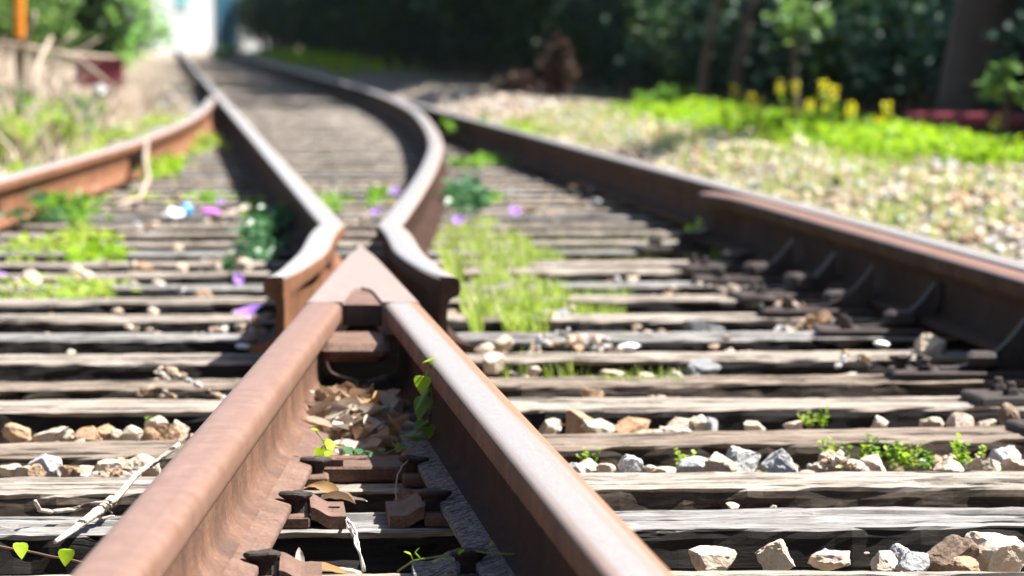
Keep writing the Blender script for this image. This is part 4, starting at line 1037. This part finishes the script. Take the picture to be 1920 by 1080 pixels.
def mustard_mesh(seed, h):
    rr = random.Random(seed); mb = MB(); heads = []
    for b_ in range(rr.choice((1, 2))):
        a = rr.uniform(0, 6.28) if b_ == 0 else a + rr.uniform(1.8, 2.6); top = Vector((math.cos(a) * .05, math.sin(a) * .05, h * rr.uniform(.78, 1.)))
        mb.tube([(0, 0, 0), top * .5, top], [.005, .004, .003], 5, 1); hd = MB(); heads.append(hd)
        for k in range(14):
            p = top * rr.uniform(.15, .85); q = rr.uniform(0, 6.28); addleaf(mb, p, (math.cos(q), math.sin(q), .5), rr.uniform(.03, .05), .025, 'oval', 0, rr.uniform(-.6, .6))
        for k in range(22):
            q = rr.uniform(0, 6.28); e = rr.uniform(-.2, 1.3); p = top + Vector((math.cos(q) * .012, math.sin(q) * .012, rr.uniform(-.05, .02)))
            addleaf(hd, p, (math.cos(q), math.sin(q), e), .018, .018, 'oval', 2, rr.uniform(-1, 1))
    return [mb] + heads
MUS = [(1360, 212, 282), (1395, 178, 280), (1418, 195, 285), (1480, 172, 290), (1500, 215, 290), (1535, 190, 295), (1562, 168, 295), (1605, 215, 300), (1630, 235, 305), (1682, 220, 312), (1664, 262, 315), (1735, 285, 325), (1862, 250, 350)]
mlab = ['shortest of the left trio of yellow mustard flowers', 'tallest of the left trio of yellow mustard flowers', 'right one of the left trio of yellow mustard flowers', 'tall yellow mustard flower in front of the sapling stem', 'fading mustard flower right behind the sapling stem', 'shorter of the bright mustard pair right of the sapling', 'tallest mustard flower, right of the sapling', 'dim yellow green mustard flower right of the bright pair', 'bushy dull mustard flower between weeds and dark trees', 'thin dark mustard flower near the maroon bench', 'low round mustard flower over bright weeds', 'lowest mustard flower left of the maroon bench', 'yellow green mustard plant at the right edge before the bench']
for i, (px, py, pb) in enumerate(MUS):
    Y = 21.5 - .0045 * max(0, px - 1400); p = atY(px, py - 26 + (i % 3) * 9, Y); z0 = zg(p.x, Y); h = max(.12, p.z - z0)
    root = empty('mustard_plant', (p.x, Y, z0)); tag(root, mlab[i], 'mustard plant', 'yellow mustard plants on the bank')
    mb = mustard_mesh(70 + i, h)
    for k, q in enumerate(mb): q.build('stem' if k == 0 else 'flower_head', ('lush', 'stem', 'yellow'), root)
# sapling
def plantree(name, lab, cat, x, Y, trunk, crown, tm, cm, group=None, rz=0., sc_=1.):
    root = empty(name, (x, Y, zg(x, Y) - .02), rz); root.scale = (sc_,) * 3; tag(root, lab, cat, group)
    put('trunk', trunk, parent=root); put('crown', crown, parent=root); return root
p = atY(1490, 270, 24.)
tr = limbs(5, .75, .028, .15, 6).mesh('trunk', 'bark', True)
mb = bush_mesh(9, 95, .17, .17, .5, .085, .07, 'heart', 'saplingleaf', 12, .2, .0); mb.v = [(a, b, c + .42) for a, b, c in mb.v]
plantree('sapling', 'young sapling with large sunlit heart leaves among the mustard flowers', 'sapling', p.x, 24., tr, mb.mesh('crown', 'saplingleaf'), 0, 0)
p = atY(1885, 300, 19.); tr = limbs(6, .45, .018, .12, 5).mesh('trunk', 'bark', True)
mb = bush_mesh(10, 60, .11, .11, .3, .07, .06, 'heart', 'saplingleaf', 9, .2); mb.v = [(a, b, c + .22) for a, b, c in mb.v]
plantree('sapling', 'small sapling with few green leaves at the right edge', 'sapling', p.x, 19., tr, mb.mesh('crown', 'saplingleaf'), 0, 0)
g = at(1240, 240, .0); creeper('weed', 'dark emerald weed at the left end of the bright green strip', xA(29) + 3.25, 29, zg(xA(29) + 3.25, 29), .28, .5, .22, 300, 'vine', .06, 91, 'weed')
# withered shrub
p = atY(1050, 200, 33.); creeper('withered_shrub', 'reddish brown withered shrub in front of the dark trees', p.x, 34., zg(p.x, 34.), .15, .2, .56, 420, 'witherleaf', .08, 92, 'shrub')
p = atY(965, 190, 36.); creeper('withered_shrub', 'lower brown withered shrub left of the tall withered one', p.x, 37., zg(p.x, 37.), .22, .25, .26, 260, 'witherleaf', .08, 93, 'shrub')
# maroon bench in the shade
p = atY(1815, 225, 20.5); z0 = zg(p.x, 20.5); root = empty('bench', (p.x, 20.5, z0), -.22); tag(root, 'low maroon topped bench in the shade at the right', 'bench')
h = p.z - z0
mb = MB(); mb.box((0, 0, h), (.31, .13, .035), 0, 0, .012); mb.build('seat', 'maroon', root)
for sx in (-.24, .24):
    mb = MB(); mb.box((sx, 0, (h - .036) / 2), (.03, .11, (h - .036) / 2), 0, 0, .006); mb.build('leg', 'darkwood', root)
mb = MB(); mb.box((0, 0, h * .42), (.209, .02, .03), 0, 0, .006); mb.build('stretcher', 'darkwood', root)

# ------------------------------------------------------------------ trees on the right
TR = []
for q in range(4):
    mats = ('treeleaf', 'treeleafblue')[q % 2]
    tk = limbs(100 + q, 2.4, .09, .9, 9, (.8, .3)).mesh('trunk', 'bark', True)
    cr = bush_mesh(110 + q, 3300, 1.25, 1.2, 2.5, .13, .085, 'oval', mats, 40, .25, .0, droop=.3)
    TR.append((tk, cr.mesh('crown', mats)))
SH = []
for q in range(4):
    mats = ('treeleafblue', 'treeleaf')[q % 2]
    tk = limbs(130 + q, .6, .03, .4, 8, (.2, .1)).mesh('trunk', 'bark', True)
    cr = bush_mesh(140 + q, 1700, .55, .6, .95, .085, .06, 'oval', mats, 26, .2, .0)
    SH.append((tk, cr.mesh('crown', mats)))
i = 0
Y = 19.
while Y < 135:      # front row of shrubs under the trees
    u = 4.25 + R.uniform(-.1, .25) + (.25 if Y < 27 else 0); x = xA(Y) + u; k = 1.1 if Y < 40 else 1.5
    if Y > 45: u -= .4
    tag_l = 'dark shaded shrub behind the bright weeds and mustard flowers' if Y < 32 else ('dark shaded shrub behind the far pale stones' if Y < 60 else 'dark shaded shrub beside the far end of the track')
    grp = 'shrubs behind the weeds' if Y < 32 else ('shrubs behind the far stones' if Y < 60 else 'shrubs at the far end')
    tk, cr = SH[i % 4]
    plantree('shrub', tag_l, 'shrub', x, Y, tk, cr, 0, 0, grp, R.uniform(0, 6.28), k * R.uniform(.85, 1.1))
    Y += R.uniform(.85, 1.2) * k; i += 1
i = 0
for row, (u0, st_, sc0) in enumerate(((5.6, 1.7, 1.0), (7.6, 2.0, 1.35), (10., 2.6, 1.8))):
    Y = 18. + row * 3
    while Y < (150 if row < 2 else 190):
        u = u0 + R.uniform(-.35, .35); x = xA(Y) + u - (.8 if Y > 50 else 0); tk, cr = TR[i % 4]; s_ = sc0 * R.uniform(.85, 1.15) * (1.7 if Y > 50 else 1.)
        lab = ('dark tree in the front row on the right', 'dark tree in the middle row on the right', 'tall dark tree in the back row on the right')[row] + (' near the mustard flowers' if Y < 32 else ' beside the far track' if Y > 60 else ' behind the pale stones')
        plantree('tree', lab, 'tree', x, Y, tk, cr, 0, 0, lab + 's', R.uniform(-.5, .5), s_)
        Y += st_ * R.uniform(.85, 1.25) * (1.5 if Y > 50 else 1.); i += 1
Y = 41.
while Y < 122:
    tk, cr = TR[i % 4]; u = 7.4 + R.uniform(-.5, .5)
    plantree('tree', 'very tall dark tree whose shade falls across the far track', 'tree', xA(Y) + u, Y, tk, cr, 0, 0, 'tall shade trees along the far track', R.uniform(-.4, .4), 4.2 * R.uniform(.9, 1.1)).scale = (2.7, 2.7, 4.2); Y += R.uniform(4.6, 7.4); i += 1
for q in range(9):
    Y = 128 + q * 6; tk, cr = TR[q % 4]
    plantree('tree', 'dark far tree closing the view beyond the blue gate', 'tree', xA(Y) + 3.7 + R.uniform(-.2, .6), Y, tk, cr, 0, 0, 'far trees beyond the gate', R.uniform(0, 6), 1.25)
# far wood behind: one mass
mb = MB(); rr = random.Random(77)
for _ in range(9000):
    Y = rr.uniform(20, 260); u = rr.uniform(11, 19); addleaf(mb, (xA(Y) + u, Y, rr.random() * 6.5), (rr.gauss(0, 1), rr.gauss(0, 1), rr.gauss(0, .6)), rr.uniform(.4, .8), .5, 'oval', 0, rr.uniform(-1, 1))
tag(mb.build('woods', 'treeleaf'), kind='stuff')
# thick trunk and thin leaning trunk
def bigtree(px, Y, r, h, lean, lab, tm, leaves):
    p = atY(px, 250, Y); root = empty('tree', (p.x, Y, zg(p.x, Y) - .05)); tag(root, lab, 'tree')
    limbs(int(px), h, r, 1.2 if r > .1 else .3, 5, lean, 10, 2.6).build('trunk', tm, root, True)
    mb = bush_mesh(int(px) + 1, leaves, 1.6 if r > .1 else .5, 1.6 if r > .1 else .5, 2. if r > .1 else .6, .15, .1, 'oval', 'treeleaf', 20, .3); mb.v = [(a + lean[0], b + lean[1], c + h * .8) for a, b, c in mb.v]
    mb.build('crown', 'treeleaf', root)
bigtree(1858, 21.8, .26, 4., (1.9, .6), 'thick grey brown tree trunk leaning right behind the bench', 'barkgrey', 1500)
bigtree(1382, 27., .045, 2.2, (1.3, .3), 'slim pale trunk behind the left trio of mustard flowers', 'barkgrey', 300)
bigtree(1318, 28.5, .04, 2.2, (1.2, .3), 'second slim dim trunk left of the pale slim one', 'bark', 300)

# ------------------------------------------------------------------ left bank
def pick_dry(rr):
    Y = rr.uniform(17, 42); x = xE(min(Y, 33)) if Y < 33 else xA(Y) - .08
    x -= rr.uniform(.5, 2.6)
    if nz(x * 2.2, Y * .8, 3) < .05: return None
    return x, Y, zg(x, Y) - .02
blades(2400, pick_dry, .15, .6, 'straw', 'grass', 51, .011, 1.7)
def pick_mixed(rr):
    Y = rr.uniform(15, 40); x = (xE(Y) if Y < 33 else xA(Y)) - rr.uniform(.15, 1.6); return x, Y, zg(x, Y) - .01
blades(420, pick_mixed, .06, .16, 'grass', 'grass', 52, .006)
def stalk(lab, pts, rad): tubeobj('dry_branch', pts, rad, 'straw', lab, 'dry branch')
stalk('long pale dry branch lying level across the left bank', [atY(-20, 78, 26), atY(60, 90, 26), atY(130, 102, 26.2), atY(215, 108, 26.4)], [.02, .018, .016, .012])
stalk('dry branch rising beside the orange post', [atY(40, 92, 25.8), atY(52, 62, 25.7), atY(64, 38, 25.7), atY(66, 20, 25.7)], [.016, .015, .013, .01])
stalk('short dry branch slanting up right of the orange post', [atY(104, 92, 26), atY(122, 78, 26), atY(142, 60, 26)], [.016, .014, .008])
stalk('thick dry stem standing in the straw on the left bank', [atY(58, 175, 24), atY(68, 130, 24.2), atY(80, 100, 24.4), atY(96, 70, 24.6)], [.022, .018, .016, .012])
stalk('thin dry stem arching over the maroon crate', [atY(100, 96, 25), atY(150, 112, 25), atY(185, 140, 25), atY(215, 165, 25)], [.012, .012, .011, .008])
for i in range(46):
    Y = R.uniform(18, 32); b = Vector((xE(Y) - R.uniform(.6, 2.0), Y, 0)); b.z = zg(b.x, Y) - .03; L = R.uniform(.3, .7); a = R.uniform(-.9, .9)
    tubeobj('dry_branch', [b, b + Vector((a * L * .4, R.uniform(-.1, .1), L * .6)), b + Vector((a * L, R.uniform(-.2, .2), L * .9))], [.013, .010, .005], 'straw', 'thin bleached dry stem sticking out of the straw on the left bank', 'dry branch', 5)['group'] = 'bleached dry stems on the left bank'
def pick_field(rr):
    Y = rr.uniform(4, 60); x = xE(min(Y, 33)) - 1.4 - abs(rr.gauss(0, 5)) if rr.random() < .6 else xA(Y) + 3.6 + abs(rr.gauss(0, 3))
    if nz(x * .9, Y * .9, 6) < -.1: return None
    return x, Y, zg(x, Y) - .01
blades(5200, pick_field, .05, .22, 'straw', 'grass', 61, .007, 1.2)
blades(3600, pick_field, .04, .14, 'grass', 'grass', 62, .007, 1.)
# maroon crate
p = atY(186, 158, 30); root = empty('crate', (p.x, 30, p.z - .02), .25); tag(root, 'dark maroon wooden crate half hidden in the left bank grass', 'crate')
mb = MB(); mb.box((0, 0, .10), (.165, .14, .095), 0, 0, .008); mb.build('body', 'maroon', root)
mb = MB(); mb.box((0, 0, .2075), (.175, .15, .0115), 0, 0, .005); mb.build('lid', 'maroon', root)
g = atY(188, 172, 27); tag(put('stone', rock_mesh(4, 'grey', 3), g, (.2, .2, .2), (.055, .05, .05)), 'round bluish white stone below the maroon crate', 'stone')
p = atY(37, 72, 29); z0 = zg(p.x, 29) - .1; root = empty('marker_post', (p.x, 29, z0)); tag(root, 'bright orange post standing behind the dry reeds at top left', 'post')
mb = MB(); mb.tube([(0, 0, p.z - z0 + .001), (0, 0, 1.9)], .037, 14); mb.build('shaft', 'orange', root, False)
mb = MB(); mb.tube([(0, 0, 0), (0, 0, p.z - z0)], .037, 14); mb.build('foot', 'webdark', root, False)
mb = MB(); mb.lathe([(.04, 1.9005), (.04, 1.93), (.02, 1.945)], (0, 0, 0), 14); mb.build('cap', 'orange', root, False)
# bushes behind the left bank
LB = [bush_mesh(160 + q, 1500, .8, .7, 1.25, .11, .09, 'oval', m_, 24, .2).mesh('crown', m_) for q, m_ in enumerate(('bushleaf', 'treeleaf', 'saplingleaf'))]
TK = limbs(170, .7, .04, .5, 7).mesh('trunk', 'bark', True)
for q, (px, py, Y) in enumerate(((40, 190, 24), (120, 180, 25), (150, 120, 27), (20, 120, 27), (90, 235, 22), (10, 240, 21))):
    p_ = atY(px, py, Y); creeper('weed', ('grey green', 'dark green', 'olive', 'mossy', 'yellowish', 'pale green')[q] + ' weed clump tangled in the dry straw of the left bank', p_.x, Y, zg(p_.x, Y), .2, .3, .3, 220, ('vine', 'vinedark', 'vine', 'vinedark', 'grass', 'grass')[q], .06, 220 + q, 'weed')
for px, Y, k, v, lab in ((212, 52, .95, 0, 'rounded bright green bush beside the white far distance'), (160, 50, .95, 0, 'slimmer bright green bush behind the maroon crate'), (120, 46, 1.1, 1, 'dark green bush left of the bright bushes'), (70, 48, 1.2, 1, 'dark bush behind the orange post'), (10, 44, 1.0, 2, 'yellow green bush at the top left corner'), (120, 62, 1.4, 1, 'taller dark bush behind the bright green pair'), (420, 118, .42, 0, 'low bright green bush at the foot of the blue gate'), (-60, 46, 1.3, 1, 'dark bush just outside the left edge'), (60, 66, 1.9, 1, 'big dark bush deep behind the orange post')):
    x = (px - 960) / F_PX * Y; plantree('bush', lab, 'bush', x, Y, TK, LB[v], 0, 0, None, R.random() * 6, k)
def pick_far(rr):
    Y = rr.uniform(60, 130); x = xA(Y) + rr.uniform(2.2, 3.6); return x, Y, zg(x, Y)
blades(500, pick_far, .15, .4, 'lush', 'grass', 53, .03)
# far end: white house, blue gate
Yh = 175.; xw = (365 - 960) / F_PX * Yh
root = empty('house', (xw, Yh, -.1), 1.2); tag(root, 'blurred white house with a teal window at the far end of the track', 'house')
mb = MB(); mb.box((0, 0, 2.2), (6.2, 1.1, 2.2)); mb.build('wall', 'white', root)
mb = MB()
mb.add([(-6.5, -1.4, 4.402), (6.5, -1.4, 4.402), (6.5, 1.4, 4.402), (-6.5, 1.4, 4.402), (-6.5, 0, 5.3), (6.5, 0, 5.3)], [(0, 1, 5, 4), (2, 3, 4, 5), (1, 2, 5), (3, 0, 4), (3, 2, 1, 0)]); mb.build('roof', 'roofp', root)
for wx in (-3.6, .4, 3.2):
    mb = MB(); mb.box((wx, -1.13, 2.5), (.55, .028, .45)); f = mb.build('window', 'teal', root)
    mb = MB(); mb.box((wx, -1.12, 2.0), (.65, .06, .04)); mb.build('sill', 'white', f)
mb = MB(); mb.box((-1.6, -1.13, 1.0), (.5, .028, 1.)); mb.build('door', 'roofp', root)
x = (424 - 960) / F_PX * 124; root = empty('gate', (x, 124, -.1), .5); tag(root, 'blue painted metal gate leaf where the far track meets dark trees', 'gate')
mb = MB(); mb.box((0, 0, 1.1), (.27, .025, 1.0), 0, 0, .01); mb.build('panel', 'bluegate', root)
for sx in (-.35, .35): mb = MB(); mb.box((sx, 0, 1.15), (.045, .045, 1.15), 0, 0, .01); mb.build('post', 'bluegate', root)

# ------------------------------------------------------------------ air
t = NT('haze_air'); pv = t.n('ShaderNodeVolumePrincipled'); pv.inputs['Color'].default_value = (.86, .92, .96, 1); pv.inputs['Density'].default_value = .00009
t.l(pv.outputs[0], t.out.inputs['Volume'])
mb = MB(); mb.box((0, 95, 9.5), (420, 215, 13.5)); tag(mb.build('haze', t.m), kind='stuff')
# ------------------------------------------------------------------ light, sky, camera
a_, b_ = .68, .07                      # shadow run per metre of height, towards -x and -y
el = math.atan2(1, math.hypot(a_, b_)); az = math.atan2(a_, b_)   # azimuth from +Y towards +X
w = bpy.data.worlds.new('World'); sc.world = w; w.use_nodes = True
nt = w.node_tree; bg = nt.nodes['Background']
sky = nt.nodes.new('ShaderNodeTexSky'); sky.sky_type = 'NISHITA'; sky.sun_disc = False
sky.sun_elevation = el; sky.sun_rotation = az; sky.air_density = 1.; sky.dust_density = 1.6; sky.ozone_density = 1.
nt.links.new(sky.outputs[0], bg.inputs[0]); bg.inputs[1].default_value = .05
sun = bpy.data.lights.new('sun', 'SUN'); sun.energy = 5.0; sun.angle = math.radians(.5); sun.color = (1, .965, .91)
so = link(bpy.data.objects.new('sun', sun)); so.rotation_euler = Vector((-a_, -b_, -1)).to_track_quat('-Z', 'Y').to_euler()
cam = bpy.data.cameras.new('camera'); co = link(bpy.data.objects.new('camera', cam))
co.location = (0, 0, HC); co.rotation_euler = (PI / 2 - PITCH, 0, 0)
cam.sensor_width = 36; cam.lens = F_PX / 1920 * 36; cam.clip_start = .05; cam.clip_end = 3000
cam.dof.use_dof = True; cam.dof.focus_distance = 5.4; cam.dof.aperture_fstop = 7.6; cam.dof.aperture_blades = 0
sc.camera = co
sc.render.engine = 'CYCLES'
sc.cycles.use_denoising = True
sc.cycles.max_bounces = 6; sc.cycles.transparent_max_bounces = 4; sc.cycles.caustics_reflective = False; sc.cycles.caustics_refractive = False
vs = sc.view_settings; vs.view_transform = 'Standard'; vs.look = 'None'; vs.exposure = 1.9; vs.gamma = 1; vs.use_curve_mapping = False
